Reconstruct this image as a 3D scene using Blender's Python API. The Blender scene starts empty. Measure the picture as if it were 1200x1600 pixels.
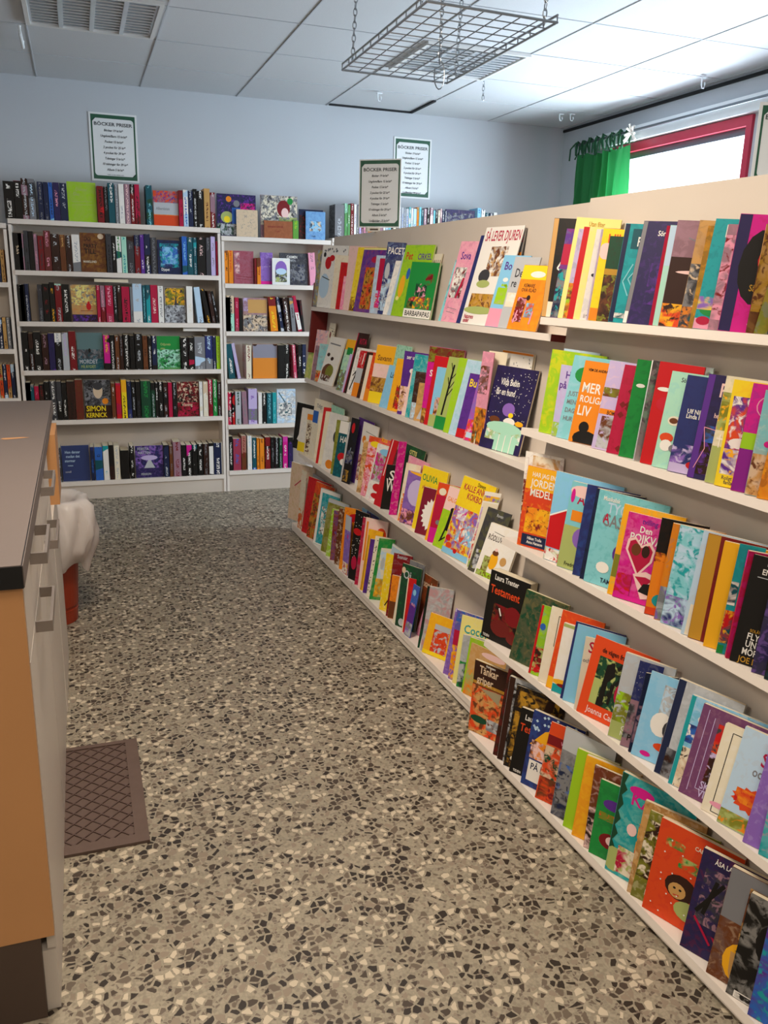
import bpy, math, random
import numpy as np
from mathutils import Vector, Matrix

# ------------------------------------------------------------------ scene, camera, world, light
S = bpy.context.scene
COL = S.collection
H = 1.5
F_PX = 1305.78
PITCH, YAW, ROLL = 0.2650, 0.3488, 0.0265
S.view_settings.view_transform = 'Standard'
S.view_settings.look = 'None'
S.view_settings.gamma = 1.0
S.view_settings.use_curve_mapping = False
S.view_settings.exposure = 0.30

def cam_axes():
    cy, sy, cp, sp = math.cos(YAW), math.sin(YAW), math.cos(PITCH), math.sin(PITCH)
    f = np.array([sy*cp, cy*cp, -sp]); r = np.array([cy, -sy, 0.]); u = np.cross(r, f)
    cr, sr = math.cos(ROLL), math.sin(ROLL)
    return f, cr*r + sr*u, -sr*r + cr*u
CF, CR, CU = cam_axes()
CPOS = np.array([0, 0, H])
cd = bpy.data.cameras.new('camera'); cam = bpy.data.objects.new('camera', cd); COL.objects.link(cam)
cd.sensor_fit = 'VERTICAL'; cd.sensor_height = 36; cd.lens = 36*F_PX/1600; cd.clip_start = 0.05
m = Matrix.Identity(4)
for i, ax in enumerate((CR, CU, -CF)):
    for j in range(3): m[j][i] = float(ax[j])
m.translation = Vector(CPOS)
cam.matrix_world = m
S.camera = cam

W = bpy.data.worlds.new('daylight'); S.world = W; W.use_nodes = True
W.node_tree.nodes['Background'].inputs[0].default_value = (0.80, 0.90, 1.0, 1)
W.node_tree.nodes['Background'].inputs[1].default_value = 4.0

def area(name, loc, size, power, col, rot):
    l = bpy.data.lights.new(name, 'AREA'); l.shape = 'RECTANGLE'; l.size, l.size_y = size
    l.energy = power; l.color = col
    o = bpy.data.objects.new(name, l); o.location = loc; o.rotation_euler = rot; COL.objects.link(o); return o
# daylight through the right wall's window and through an added, unseen second one
area('window_daylight', (3.90, 4.88, 1.72), (1.1, 1.2), 86, (0.70, 0.86, 1.0), (0, math.radians(90), 0))
area('window_daylight', (3.90, 2.9, 1.72), (1.1, 1.3), 50, (0.70, 0.86, 1.0), (0, math.radians(90), 0))
# unseen lit ceiling lamps; aisle and counter ones placed to brighten the stand
LAMPS_ON = [(0.17, 2.1, 1.0), (0.17, -0.6, .4), (-1.5, 0.7, .6), (2.07, -1.8, .7)]
LAMP_W = 42

def ray(px, py): return CF*F_PX + CR*(px-600) - CU*(py-800)
def proj(P):
    d = P - CPOS; z = d@CF
    return 600 + F_PX*(d@CR)/z, 800 - F_PX*(d@CU)/z
def atx(px, py, x): d = ray(px, py); return CPOS + d*(x/d[0])
def aty(px, py, y): d = ray(px, py); return CPOS + d*(y/d[1])
def atz(px, py, z): d = ray(px, py); return CPOS + d*((z-H)/d[2])

# ------------------------------------------------------------------ colours
PAL = dict(W='EDE9E2', C='E6DCC4', K='15120F', N='1B2444', NV='28306A', R='C4161C', DR='7A1218', CR='B3123E', O='E8871A', OR='D9481B', Y='F2D31F',
 YO='F0AE1C', PY='EFE48A', L='9CC81E', G='1E8A3C', DG='17442C', T='1B9AA0', DT='12515C', A='7FC6CF', SB='86C3E6', B='2C62B8', PB='B9D3E8', LG='B9BCC0', MG='7C7C80',
 DK='3B3A3E', PU='5A2C8C', V='8A63B8', LV='C3B2DC', P='E79AB2', MA='D0178A', BR='6A3A1C', DB='33190F', TN='C99A5A', OL='7D7F22', PK='F0C9C4', GR='A8B46A', MN='A9DCC4', IN='2A2150', MV='9A7482', GO='B98A28', BG='D8BFA0')
def hexl(c):
    c = PAL.get(c, c)
    v = [int(c[i:i+2], 16)/255 for i in (0, 2, 4)]
    return tuple((x/12.92 if x <= .04045 else ((x+.055)/1.055)**2.4) for x in v) + (1.,)

# ------------------------------------------------------------------ materials
def mat(name):
    m = bpy.data.materials.new(name); m.use_nodes = True
    return m, m.node_tree.nodes, m.node_tree.links, m.node_tree.nodes['Principled BSDF']
def plain(name, col, rough=.5, metal=0., noise=0., scale=20., bump=0., spec=.5, coat=0.):
    m, n, l, b = mat(name); c = hexl(col)
    b.inputs['Base Color'].default_value = c; b.inputs['Roughness'].default_value = rough; b.inputs['Metallic'].default_value = metal
    b.inputs['Specular IOR Level'].default_value = spec; b.inputs['Coat Weight'].default_value = coat
    if noise or bump:
        tc = n.new('ShaderNodeTexCoord'); t = n.new('ShaderNodeTexNoise'); t.inputs['Scale'].default_value = scale; t.inputs['Detail'].default_value = 5
        l.new(tc.outputs['Object'], t.inputs['Vector'])
        if noise:
            mx = n.new('ShaderNodeMix'); mx.data_type = 'RGBA'
            mx.inputs[6].default_value = tuple(x*(1-noise) for x in c[:3])+(1,); mx.inputs[7].default_value = tuple(min(1, x*(1+noise)) for x in c[:3])+(1,)
            l.new(t.outputs['Fac'], mx.inputs[0]); l.new(mx.outputs[2], b.inputs['Base Color'])
        if bump:
            bp = n.new('ShaderNodeBump'); bp.inputs['Strength'].default_value = bump; bp.inputs['Distance'].default_value = .002
            l.new(t.outputs['Fac'], bp.inputs['Height']); l.new(bp.outputs[0], b.inputs['Normal'])
    return m
def ramp(n, stops, interp='LINEAR'):
    r = n.new('ShaderNodeValToRGB'); r.color_ramp.interpolation = interp
    e = r.color_ramp.elements
    while len(e) < len(stops): e.new(.5)
    for i, (p, c) in enumerate(stops): e[i].position = p; e[i].color = c if len(c) == 4 else tuple(c)+(1,)
    return r
M = {}
# printed paper: three inks blended in patches; inks come from attributes, so one material serves every printed thing
def make_print(name, spine):
    m, n, l, b = mat(name)
    at = []
    for k in ('ca', 'cb', 'cc'):
        a = n.new('ShaderNodeAttribute'); a.attribute_name = k; at.append(a)
    uv = n.new('ShaderNodeUVMap'); uv.uv_map = 'pat'
    if not spine:
        t1 = n.new('ShaderNodeTexNoise'); t1.inputs['Scale'].default_value = 22; t1.inputs['Detail'].default_value = 3; t1.inputs['Distortion'].default_value = 1.2
        t2 = n.new('ShaderNodeTexNoise'); t2.inputs['Scale'].default_value = 55; t2.inputs['Detail'].default_value = 6; t2.inputs['Distortion'].default_value = .8
        l.new(uv.outputs[0], t1.inputs['Vector']); l.new(uv.outputs[0], t2.inputs['Vector'])
        r1 = ramp(n, [(.42, (0, 0, 0)), (.58, (1, 1, 1))]); r2 = ramp(n, [(.52, (0, 0, 0)), (.62, (1, 1, 1))])
        l.new(t1.outputs['Fac'], r1.inputs[0]); l.new(t2.outputs['Fac'], r2.inputs[0])
        f1, f2 = r1.outputs[0], r2.outputs[0]
    else:
        # lettering down the middle of the spine: uv.x runs across, uv.y along
        sx = n.new('ShaderNodeSeparateXYZ'); l.new(uv.outputs[0], sx.inputs[0])
        fr = n.new('ShaderNodeMath'); fr.operation = 'FRACT'; l.new(sx.outputs[0], fr.inputs[0])
        s1 = n.new('ShaderNodeMath'); s1.operation = 'SUBTRACT'; l.new(fr.outputs[0], s1.inputs[0]); s1.inputs[1].default_value = .5
        ab = n.new('ShaderNodeMath'); ab.operation = 'ABSOLUTE'; l.new(s1.outputs[0], ab.inputs[0])
        lt = n.new('ShaderNodeMath'); lt.operation = 'LESS_THAN'; l.new(ab.outputs[0], lt.inputs[0]); lt.inputs[1].default_value = .2
        mp = n.new('ShaderNodeMapping'); mp.inputs['Scale'].default_value = (3.0, 70, 1); l.new(uv.outputs[0], mp.inputs[0])
        t = n.new('ShaderNodeTexNoise'); t.inputs['Scale'].default_value = 1.6; t.inputs['Detail'].default_value = 1; l.new(mp.outputs[0], t.inputs['Vector'])
        g = n.new('ShaderNodeMath'); g.operation = 'GREATER_THAN'; l.new(t.outputs['Fac'], g.inputs[0]); g.inputs[1].default_value = .5
        w2 = n.new('ShaderNodeTexNoise'); w2.inputs['Scale'].default_value = 9; mp2 = n.new('ShaderNodeMapping'); mp2.inputs['Scale'].default_value = (.02, 1, 1)
        l.new(uv.outputs[0], mp2.inputs[0]); l.new(mp2.outputs[0], w2.inputs['Vector'])
        g2 = n.new('ShaderNodeMath'); g2.operation = 'GREATER_THAN'; l.new(w2.outputs['Fac'], g2.inputs[0]); g2.inputs[1].default_value = .5
        m1 = n.new('ShaderNodeMath'); m1.operation = 'MULTIPLY'; l.new(lt.outputs[0], m1.inputs[0]); l.new(g.outputs[0], m1.inputs[1])
        m2 = n.new('ShaderNodeMath'); m2.operation = 'MULTIPLY'; l.new(m1.outputs[0], m2.inputs[0]); l.new(g2.outputs[0], m2.inputs[1])
        f2 = m2.outputs[0]
        w3 = n.new('ShaderNodeTexNoise'); w3.inputs['Scale'].default_value = 4; mp3 = n.new('ShaderNodeMapping'); mp3.inputs['Scale'].default_value = (.01, 1, 1); mp3.inputs['Location'].default_value = (3, 9, 0)
        l.new(uv.outputs[0], mp3.inputs[0]); l.new(mp3.outputs[0], w3.inputs['Vector'])
        g3 = n.new('ShaderNodeMath'); g3.operation = 'GREATER_THAN'; l.new(w3.outputs['Fac'], g3.inputs[0]); g3.inputs[1].default_value = .58
        f1 = g3.outputs[0]
    x1 = n.new('ShaderNodeMix'); x1.data_type = 'RGBA'; x2 = n.new('ShaderNodeMix'); x2.data_type = 'RGBA'
    l.new(f1, x1.inputs[0]); l.new(at[0].outputs['Color'], x1.inputs[6]); l.new(at[1].outputs['Color'], x1.inputs[7])
    l.new(f2, x2.inputs[0]); l.new(x1.outputs[2], x2.inputs[6]); l.new(at[2].outputs['Color'], x2.inputs[7])
    l.new(x2.outputs[2], b.inputs['Base Color'])
    b.inputs['Roughness'].default_value = .5; b.inputs['Specular IOR Level'].default_value = .28
    return m
M['print'] = make_print('printed_cover', False)
M['spine'] = make_print('printed_spine', True)
M['pages'] = plain('page_paper', 'DCCFB4', .8, noise=.08, scale=300)
M['white'] = plain('white_laminate', 'E8DED4', .45, noise=.02, scale=8)
M['panel'] = plain('beige_back_panel', 'CFC3B6', .6, noise=.03, scale=6)
M['redend'] = plain('dark_red_stain', '6E1612', .5, noise=.1, scale=30)
M['wall'] = plain('painted_wall', 'BFC4CA', .75, noise=.015, scale=5, bump=.05)
M['beech'] = plain('beech_veneer', 'BC8857', .45, noise=.05, scale=7)
M['lamtop'] = plain('grey_brown_laminate', '685D58', .55, noise=.06, scale=180)
M['blackedge'] = plain('black_edge', '0A090B', .5)
M['cabwhite'] = plain('cabinet_white', 'CFC6BC', .4)
M['steel'] = plain('brushed_steel', '9C928C', .35, metal=.6)
M['toe'] = plain('brown_plinth', '4A3A30', .6)
M['chrome'] = plain('zinc_wire', '9EA3A8', .3, metal=.85)
M['louvre'] = plain('mirror_louvre', 'D8DCE0', .3, metal=.6)
M['lampwhite'] = plain('lamp_enamel', 'D8D8D6', .5)
M['red'] = plain('red_painted_wood', 'B5213E', .4)
M['sill'] = plain('white_gloss', 'E6EAEC', .35)
M['dark'] = plain('dark_strip', '202225', .9)
M['rod'] = plain('grey_rod', '6E757C', .35, metal=.5)
M['bin'] = plain('red_brown_plastic', '8C2E14', .4)
M['mat'] = plain('brown_rubber', '5C4A42', .6, noise=.12, scale=40)
M['clear'] = plain('clear_plastic_hook', 'E2E8EC', .15, spec=.8)
M['green'] = plain('poster_green', '21563E', .5)
M['paper'] = plain('poster_paper', 'E6E8E8', .55)
M['ink'] = plain('poster_ink', '3A3F46', .6)
M['card'] = plain('cream_card', 'E2DCD2', .6)
def m_ceiling():
    m, n, l, b = mat('mineral_ceiling_tile'); b.inputs['Roughness'].default_value = .85
    tc = n.new('ShaderNodeTexCoord'); t = n.new('ShaderNodeTexNoise'); t.inputs['Scale'].default_value = 400; l.new(tc.outputs['Object'], t.inputs['Vector'])
    r = ramp(n, [(.3, hexl('C2C5C9')), (.7, hexl('CED1D4'))]); l.new(t.outputs['Fac'], r.inputs[0]); l.new(r.outputs[0], b.inputs['Base Color'])
    return m
M['ceil'] = m_ceiling()
M['tee'] = plain('ceiling_grid_line', 'B4B8BD', .6)
def m_floor():
    m, n, l, b = mat('terrazzo'); b.inputs['Roughness'].default_value = .42
    tc = n.new('ShaderNodeTexCoord')
    nz = n.new('ShaderNodeTexNoise'); nz.inputs['Scale'].default_value = 30; nz.inputs['Detail'].default_value = 2; l.new(tc.outputs['Object'], nz.inputs['Vector'])
    vm = n.new('ShaderNodeVectorMath'); vm.operation = 'MULTIPLY_ADD'; vm.inputs[1].default_value = (.012,)*3
    l.new(nz.outputs['Color'], vm.inputs[0]); l.new(tc.outputs['Object'], vm.inputs[2])
    def chips(scale, edge, stops):
        v = n.new('ShaderNodeTexVoronoi'); v.inputs['Scale'].default_value = scale; v.voronoi_dimensions = '2D'
        d = n.new('ShaderNodeTexVoronoi'); d.feature = 'DISTANCE_TO_EDGE'; d.inputs['Scale'].default_value = scale; d.voronoi_dimensions = '2D'
        for q in (v, d): l.new(vm.outputs[0], q.inputs['Vector'])
        sp = n.new('ShaderNodeSeparateColor'); l.new(v.outputs['Color'], sp.inputs[0])
        r = ramp(n, stops, 'CONSTANT'); l.new(sp.outputs[0], r.inputs[0])
        # chip edge width varies per chip
        ad = n.new('ShaderNodeMath'); ad.operation = 'MULTIPLY_ADD'; l.new(sp.outputs[1], ad.inputs[0]); ad.inputs[1].default_value = .16; ad.inputs[2].default_value = edge
        g = n.new('ShaderNodeMath'); g.operation = 'GREATER_THAN'; l.new(d.outputs['Distance'], g.inputs[0]); l.new(ad.outputs[0], g.inputs[1])
        return r.outputs[0], g.outputs[0], sp
    base = hexl('8E8674'); 
    c2, g2, _ = chips(120, .03, [(0, hexl('6A5D52')), (.18, hexl('857C6C')), (.5, hexl('988E7C')), (.8, hexl('948B79'))])
    c1, g1, sp = chips(54, .07, [(0, hexl('2B221A')), (.17, hexl('43382E')), (.3, hexl('65594C')), (.4, hexl('877A6A')), (.5, hexl('BDB09A')), (.66, hexl('AFA18D'))])
    x0 = n.new('ShaderNodeMix'); x0.data_type = 'RGBA'; x0.inputs[6].default_value = base
    l.new(g2, x0.inputs[0]); l.new(c2, x0.inputs[7])
    th = n.new('ShaderNodeMath'); th.operation = 'LESS_THAN'; l.new(sp.outputs[0], th.inputs[0]); th.inputs[1].default_value = .66
    mu = n.new('ShaderNodeMath'); mu.operation = 'MULTIPLY'; l.new(g1, mu.inputs[0]); l.new(th.outputs[0], mu.inputs[1])
    x1 = n.new('ShaderNodeMix'); x1.data_type = 'RGBA'; l.new(mu.outputs[0], x1.inputs[0]); l.new(x0.outputs[2], x1.inputs[6]); l.new(c1, x1.inputs[7])
    l.new(x1.outputs[2], b.inputs['Base Color'])
    return m
M['floor'] = m_floor()
def m_cloth(name, col, trans, rough=.8):
    m, n, l, b = mat(name); out = n['Material Output']
    b.inputs['Base Color'].default_value = hexl(col); b.inputs['Roughness'].default_value = rough
    tr = n.new('ShaderNodeBsdfTranslucent'); tr.inputs[0].default_value = hexl(col)
    mx = n.new('ShaderNodeMixShader'); mx.inputs[0].default_value = trans
    l.new(b.outputs[0], mx.inputs[1]); l.new(tr.outputs[0], mx.inputs[2]); l.new(mx.outputs[0], out.inputs[0]); return m
M['curtain'] = m_cloth('green_cotton', '237A3E', .32)
M['tie'] = plain('dark_green_cotton', '124A2A', .8)
M['bag'] = m_cloth('thin_white_plastic', 'F0EAE6', .35, .4)
def m_glass():
    m, n, l, b = mat('window_glass'); out = n['Material Output']
    g = n.new('ShaderNodeBsdfGlossy'); g.inputs['Roughness'].default_value = .02; t = n.new('ShaderNodeBsdfTransparent')
    mx = n.new('ShaderNodeMixShader'); mx.inputs[0].default_value = .05; l.new(t.outputs[0], mx.inputs[1]); l.new(g.outputs[0], mx.inputs[2]); l.new(mx.outputs[0], out.inputs[0]); return m
M['glass'] = m_glass()
def m_emit(name, col, s):
    m, n, l, b = mat(name); b.inputs['Emission Color'].default_value = hexl(col); b.inputs['Emission Strength'].default_value = s; return m
M['tube_on'] = m_emit('lit_diffuser', 'FFDDB4', 2.2)

# ------------------------------------------------------------------ mesh helpers
class MB:
    def __init__(s): s.v = []; s.f = []; s.c = []; s.uv = []; s.mi = []; s.cur = None; s.slot = 0
    def quad(s, pts, col=None, uvs=None):
        i = len(s.v); s.v += [tuple(float(c) for c in p) for p in pts]; s.f.append(tuple(range(i, i+len(pts)))); s.c.append(col); s.uv.append(uvs); s.mi.append(s.slot)
    def hexa(s, o, a, b, c, col=None, cols=None):
        """parallelepiped from corner o with edge vectors a (x), b (y), c (z); outward faces"""
        o, a, b, c = (np.asarray(q, float) for q in (o, a, b, c))
        if np.dot(np.cross(a, b), c) < 0: o = o + a; a = -a
        P = [o, o+a, o+a+b, o+b, o+c, o+a+c, o+a+b+c, o+b+c]
        for k, q in enumerate(((0, 3, 2, 1), (4, 5, 6, 7), (0, 1, 5, 4), (1, 2, 6, 5), (2, 3, 7, 6), (3, 0, 4, 7))):
            s.quad([P[t] for t in q], cols[k] if cols else col)
    def box(s, x0, x1, y0, y1, z0, z1, col=None): s.hexa((x0, y0, z0), (x1-x0, 0, 0), (0, y1-y0, 0), (0, 0, z1-z0), col)
    def tube(s, pts, r, n=6, closed=False):
        pts = [np.asarray(p, float) for p in pts]; rings = []; N = len(pts)
        for i, p in enumerate(pts):
            t = (pts[(i+1) % N]-pts[i-1]) if closed else (pts[min(i+1, N-1)]-pts[max(i-1, 0)])
            t = t/np.linalg.norm(t); h = np.array([0, 0, 1.]) if abs(t[2]) < .9 else np.array([1., 0, 0])
            a = np.cross(t, h); a /= np.linalg.norm(a); b = np.cross(t, a)
            base = len(s.v); rings.append(base)
            s.v += [tuple(p + r*(math.cos(k*2*math.pi/n)*a + math.sin(k*2*math.pi/n)*b)) for k in range(n)]
        for i in range(N if closed else N-1):
            A, B = rings[i], rings[(i+1) % N]
            for k in range(n):
                s.f.append((A+k, A+(k+1) % n, B+(k+1) % n, B+k)); s.c.append(None); s.uv.append(None); s.mi.append(s.slot)
        if not closed:
            for A, rev in ((rings[0], False), (rings[-1], True)):
                q = tuple(range(A, A+n)); s.f.append(q if rev else q[::-1]); s.c.append(None); s.uv.append(None); s.mi.append(s.slot)
    def build(s, name, mats, parent=None, origin=None, smooth=False, bevel=0):
        if not isinstance(mats, (list, tuple)): mats = [mats]
        o0 = np.zeros(3) if origin is None else np.asarray(origin, float)
        me = bpy.data.meshes.new(name)
        me.from_pydata([tuple(np.asarray(v)-o0) for v in s.v], [], s.f)
        for m in mats: me.materials.append(m)
        me.polygons.foreach_set('material_index', s.mi)
        if any(c is not None for c in s.c):
            nl = sum(len(f) for f in s.f)
            for k, nm in enumerate(('ca', 'cb', 'cc')):
                at = me.color_attributes.new(nm, 'FLOAT_COLOR', 'CORNER'); arr = np.empty((nl, 4), np.float32); i = 0
                for f, c in zip(s.f, s.c):
                    arr[i:i+len(f)] = (c[k] if c is not None else (.5, .5, .5, 1)); i += len(f)
                at.data.foreach_set('color', arr.ravel())
            uvl = me.uv_layers.new(name='pat'); arr = np.zeros((nl, 2), np.float32); i = 0
            for f, u in zip(s.f, s.uv):
                if u is not None: arr[i:i+len(f)] = u
                i += len(f)
            uvl.data.foreach_set('uv', arr.ravel())
        if smooth: me.polygons.foreach_set('use_smooth', [True]*len(me.polygons))
        me.update()
        ob = bpy.data.objects.new(name, me); COL.objects.link(ob)
        if parent is not None:
            ob.parent = parent; ob.location = Vector(o0) - Vector(parent.get('_o', (0, 0, 0)))
        else: ob.location = Vector(o0)
        if bevel:
            bv = ob.modifiers.new('bevel', 'BEVEL'); bv.width = bevel; bv.segments = 2; bv.limit_method = 'ANGLE'
        ob['_o'] = tuple(float(x) for x in o0)
        return ob
def tag(o, label=None, cat=None, group=None, kind=None):
    if label: o['label'] = label
    if cat: o['category'] = cat
    if group: o['group'] = group
    if kind: o['kind'] = kind
    return o
def empty(name, loc):
    o = bpy.data.objects.new(name, None); o.empty_display_size = .05; o.location = loc; COL.objects.link(o); o['_o'] = tuple(float(x) for x in loc); return o

TXT = {}
def glyphs(s):
    """triangles of a text set in the built-in font, baseline at 0, cap height about 0.73"""
    if s in TXT: return TXT[s]
    c = bpy.data.curves.new('t', 'FONT'); c.body = s; c.resolution_u = 2; c.size = 1; c.offset = .016
    o = bpy.data.objects.new('t', c); me = bpy.data.meshes.new_from_object(o)
    v = [(a.co.x, a.co.y) for a in me.vertices]; f = [tuple(p.vertices) for p in me.polygons]
    bpy.data.objects.remove(o); bpy.data.curves.remove(c); bpy.data.meshes.remove(me)
    w = max([p[0] for p in v] + [.01]); TXT[s] = (v, f, w); return TXT[s]
def put_text(mb, s, org, ex, ey, size, xs=1., col=None, slant=0.):
    v, f, w = glyphs(s); i = len(mb.v)
    for x, y in v: mb.v.append(tuple(org + ex*((x+slant*y)*size*xs) + ey*(y*size)))
    for q in f:
        mb.f.append(tuple(i+k for k in q)); mb.c.append(col); mb.uv.append(None); mb.mi.append(0)
def ink(c):
    c = hexl(c); return (c, c, c)
# ------------------------------------------------------------------ the room
YB, ZC, XR = 6.245, 2.712, 3.697
XL, YF = -2.6, -4.6
def struct(name, mb, m, **k): return tag(mb.build(name, m, **k), kind='structure')
b = MB(); b.quad([(XL, YF, 0), (XR, YF, 0), (XR, YB, 0), (XL, YB, 0)]); struct('floor', b, M['floor'])
b = MB(); b.box(XL-.15, XR+.15, YF-.15, YB+.15, ZC+.01, ZC+.12); struct('ceiling', b, M['ceil'])
# grid lines between the ceiling tiles; dark strips by the back wall paint a raised tile's shadow
b = MB()
for k in range(-4, 7):
    x = -.15 + .635*k
    if XL < x < XR: b.box(x-.003, x+.003, YF, YB, ZC+.006, ZC+.012)
for k in range(0, 19):
    y = YB - .6*k
    if y > YF: b.box(XL, XR, y-.0025, y+.0025, ZC+.007, ZC+.012)
struct('ceiling_grid', b, M['tee'])
b = MB(); b.box(1.76, 2.38, 6.18, 6.2, ZC-.001, ZC+.012); b.box(2.37, 2.39, 5.75, 6.2, ZC-.001, ZC+.012); struct('tile_shadow_strip', b, M['dark'])
b = MB(); b.box(XL-.15, XR+.15, YB, YB+.15, -.05, ZC+.02); struct('wall_back', b, M['wall'])
b = MB(); b.box(XL-.15, XL, YF, YB, -.05, ZC+.02); struct('wall_left', b, M['wall'])
b = MB(); b.box(XL-.15, XR+.15, YF-.15, YF, -.05, ZC+.02); struct('wall_front', b, M['wall'])
WZ0, WZ1 = 1.15, 2.49
WINS = [(4.17, 5.56), (2.2, 3.6)]  # second window is added, hidden behind the stand, to let in more light
b = MB()
b.box(XR, XR+.15, YF, YB, -.05, WZ0); b.box(XR, XR+.15, YF, YB, WZ1, ZC+.02)
ys = [YF, 2.2, 3.6, 4.17, 5.56, YB]
for i in (0, 2, 4): b.box(XR, XR+.15, ys[i], ys[i+1], WZ0, WZ1)
struct('wall_right', b, M['wall'])
for i, (y0, y1) in enumerate(WINS):
    b = MB(); w = .055
    b.box(XR-.02, XR+.06, y0, y1, WZ1-w, WZ1); b.box(XR-.02, XR+.06, y0, y1, WZ0, WZ0+w)
    b.box(XR-.02, XR+.06, y0, y0+w*.8, WZ0+w, WZ1-w); b.box(XR-.02, XR+.06, y1-w*.8, y1, WZ0+w, WZ1-w)
    wf = struct('window_%d' % (i+1), b, M['red'])
    b = MB(); b.box(XR+.035, XR+.04, y0+w*.8, y1-w*.8, WZ0+w, WZ1-w); g = b.build('pane', M['glass'], wf)
    b = MB(); b.box(XR+.02, XR+.05, y0+.04, y1-.04, WZ1-.095, WZ1-w); b.build('sash', M['rod'], wf)
b = MB(); b.box(XR-.06, XR+.0, 2.0, 5.72, 2.495, 2.585); struct('trim_2', b, M['sill'])
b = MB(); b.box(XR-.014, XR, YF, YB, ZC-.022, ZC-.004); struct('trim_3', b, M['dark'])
b = MB(); b.box(XL, XR, YB-.012, YB, 0, .07); struct('baseboard_back', b, M['sill'])

# ------------------------------------------------------------------ ceiling lamps
def lamp(x0, x1, y0, y1, label, lit):
    L = tag(empty('ceiling_lamp', ((x0+x1)/2, (y0+y1)/2, ZC)), label, 'lamp', 'recessed ceiling lamps')
    b = MB(); t = .02
    b.box(x0, x1, y0, y0+t, ZC-.008, ZC+.009); b.box(x0, x1, y1-t, y1, ZC-.008, ZC+.009); b.box(x0, x0+t, y0+t, y1-t, ZC-.008, ZC+.009); b.box(x1-t, x1, y0+t, y1-t, ZC-.008, ZC+.009)
    b.build('frame', M['lampwhite'], L)
    b = MB()
    if lit: b.box(x0+t, x1-t, y0+t, y1-t, ZC-.003, ZC+.004); b.build('diffuser', M['tube_on'], L)
    else:
        b.box(x0+t, x1-t, y0+t, y1-t, ZC+.004, ZC+.009); b.build('reflector', M['louvre'], L)
        b = MB()
        for k in range(1, 4): xx = x0+t+(x1-x0-2*t)*k/4; b.box(xx-.010, xx+.010, y0+t, y1-t, ZC-.006, ZC+.0035)
        for k in range(1, 12):
            yy = y0+t+(y1-y0-2*t)*k/12
            for q in range(4):
                xa = x0+t+(x1-x0-2*t)*q/4+.012; xb = x0+t+(x1-x0-2*t)*(q+1)/4-.012
                b.quad([(xa, yy-.010, ZC-.006), (xb, yy-.010, ZC-.006), (xb, yy, ZC+.003), (xa, yy, ZC+.003)]); b.quad([(xa, yy+.010, ZC-.006), (xa, yy, ZC+.003), (xb, yy, ZC+.003), (xb, yy+.010, ZC-.006)][::-1])
        b.build('louvre', M['louvre'], L)
    return L
lamp(-.15, .465, 4.38, 4.99, 'square louvred ceiling lamp above the left bookcase, unlit', False)
lamp(1.79, 2.39, 4.44, 5.045, 'square louvred ceiling lamp seen through the hanging wire grid, unlit', False)
for i, (x, y, pw) in enumerate(LAMPS_ON):
    lamp(x-.3, x+.3, y-.3, y+.3, 'lit square ceiling lamp '+('above the aisle', 'nearest above the camera', 'above the counter', 'behind the display stand')[i]+', out of view', True)
    area('lamp_light', (x, y, ZC-.012), (.56, .56), LAMP_W*pw, (1.0, .86, .70), (0, 0, 0))

# ------------------------------------------------------------------ hanging wire grid, chains, hooks
GZ = 2.35
c00, c10, c11, c01 = (np.array([1.09, 3.64, GZ]), np.array([1.57, 3.66, GZ]), np.array([1.551, 2.72, GZ]), np.array([1.08, 2.70, GZ]))
g = tag(empty('hanging_grid', (1.32, 3.18, GZ)), 'zinc wire display grid hanging flat on chains below the ceiling', 'wire grid')
def bil(s, t): return (1-s)*(1-t)*c00 + s*(1-t)*c10 + s*t*c11 + (1-s)*t*c01
b = MB(); b.tube([bil(0, 0), bil(1, 0), bil(1, 1), bil(0, 1)], .0045, 8, True)
up = np.array([0, 0, .022]); b.tube([bil(0, 0)+up, bil(0, 1)+up], .004, 6); b.tube([bil(1, 0)+up, bil(1, 1)+up], .004, 6)
for s_ in (0, 1):
    for k in range(0, 11): b.tube([bil(s_, k/10), bil(s_, k/10)+up], .0025, 5)
b.build('rim', M['chrome'], g)
b = MB()
for k in range(1, 7): b.tube([bil(k/7, 0), bil(k/7, 1)], .0022, 5)
for k in range(1, 13): b.tube([bil(0, k/13), bil(1, k/13)], .0022, 5)
b.build('wires', M['chrome'], g)
def chain(mb, top, bot, link=.028):
    top, bot = np.asarray(top, float), np.asarray(bot, float); L = np.linalg.norm(bot-top); n = max(1, int(L/(link*.8))); d = (bot-top)/L
    for i in range(n):
        c = top + d*(L*(i+.5)/n); side = np.array([1, 0, 0.]) if i % 2 else np.array([0, 1., 0])
        side = side - d*(side@d); side /= np.linalg.norm(side); pts = []
        for k in range(10):
            a = k*2*math.pi/10; pts.append(c + d*(math.cos(a)*link*.55) + side*(math.sin(a)*link*.26))
        mb.tube(pts, .0022, 5, True)
for (s_, t_) in ((.02, .12), (.98, .12), (.98, .92), (.02, .92)):
    p = bil(s_, t_); b = MB(); chain(b, (p[0]+.02, p[1]+.01, ZC), p+np.array([0, 0, .01])); b.build('chain', M['chrome'], g)
b = MB(); p0 = np.array([1.36, 3.25, ZC]); chain(b, p0, np.array([1.36, 3.25, GZ-.03])); ch = tag(b.build('chain', M['chrome']), 'loose zinc chain with a wire hook hanging through the wire grid', 'chain')
b = MB(); b.tube([(1.36+.03*math.sin(a)*.7, 3.25, GZ-.07+.05*math.cos(a)) for a in np.linspace(0, 5.2, 14)], .0025, 5); b.build('wire_hook', M['chrome'], ch)
HK = [(593, 145, .05, 'by the far dark ceiling gap'), (1100, 120, .06, 'above the red window'), (877, 178, .045, 'left one of the pair near the back corner'), (894, 178, .045, 'right one of the pair near the back corner')]
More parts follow.
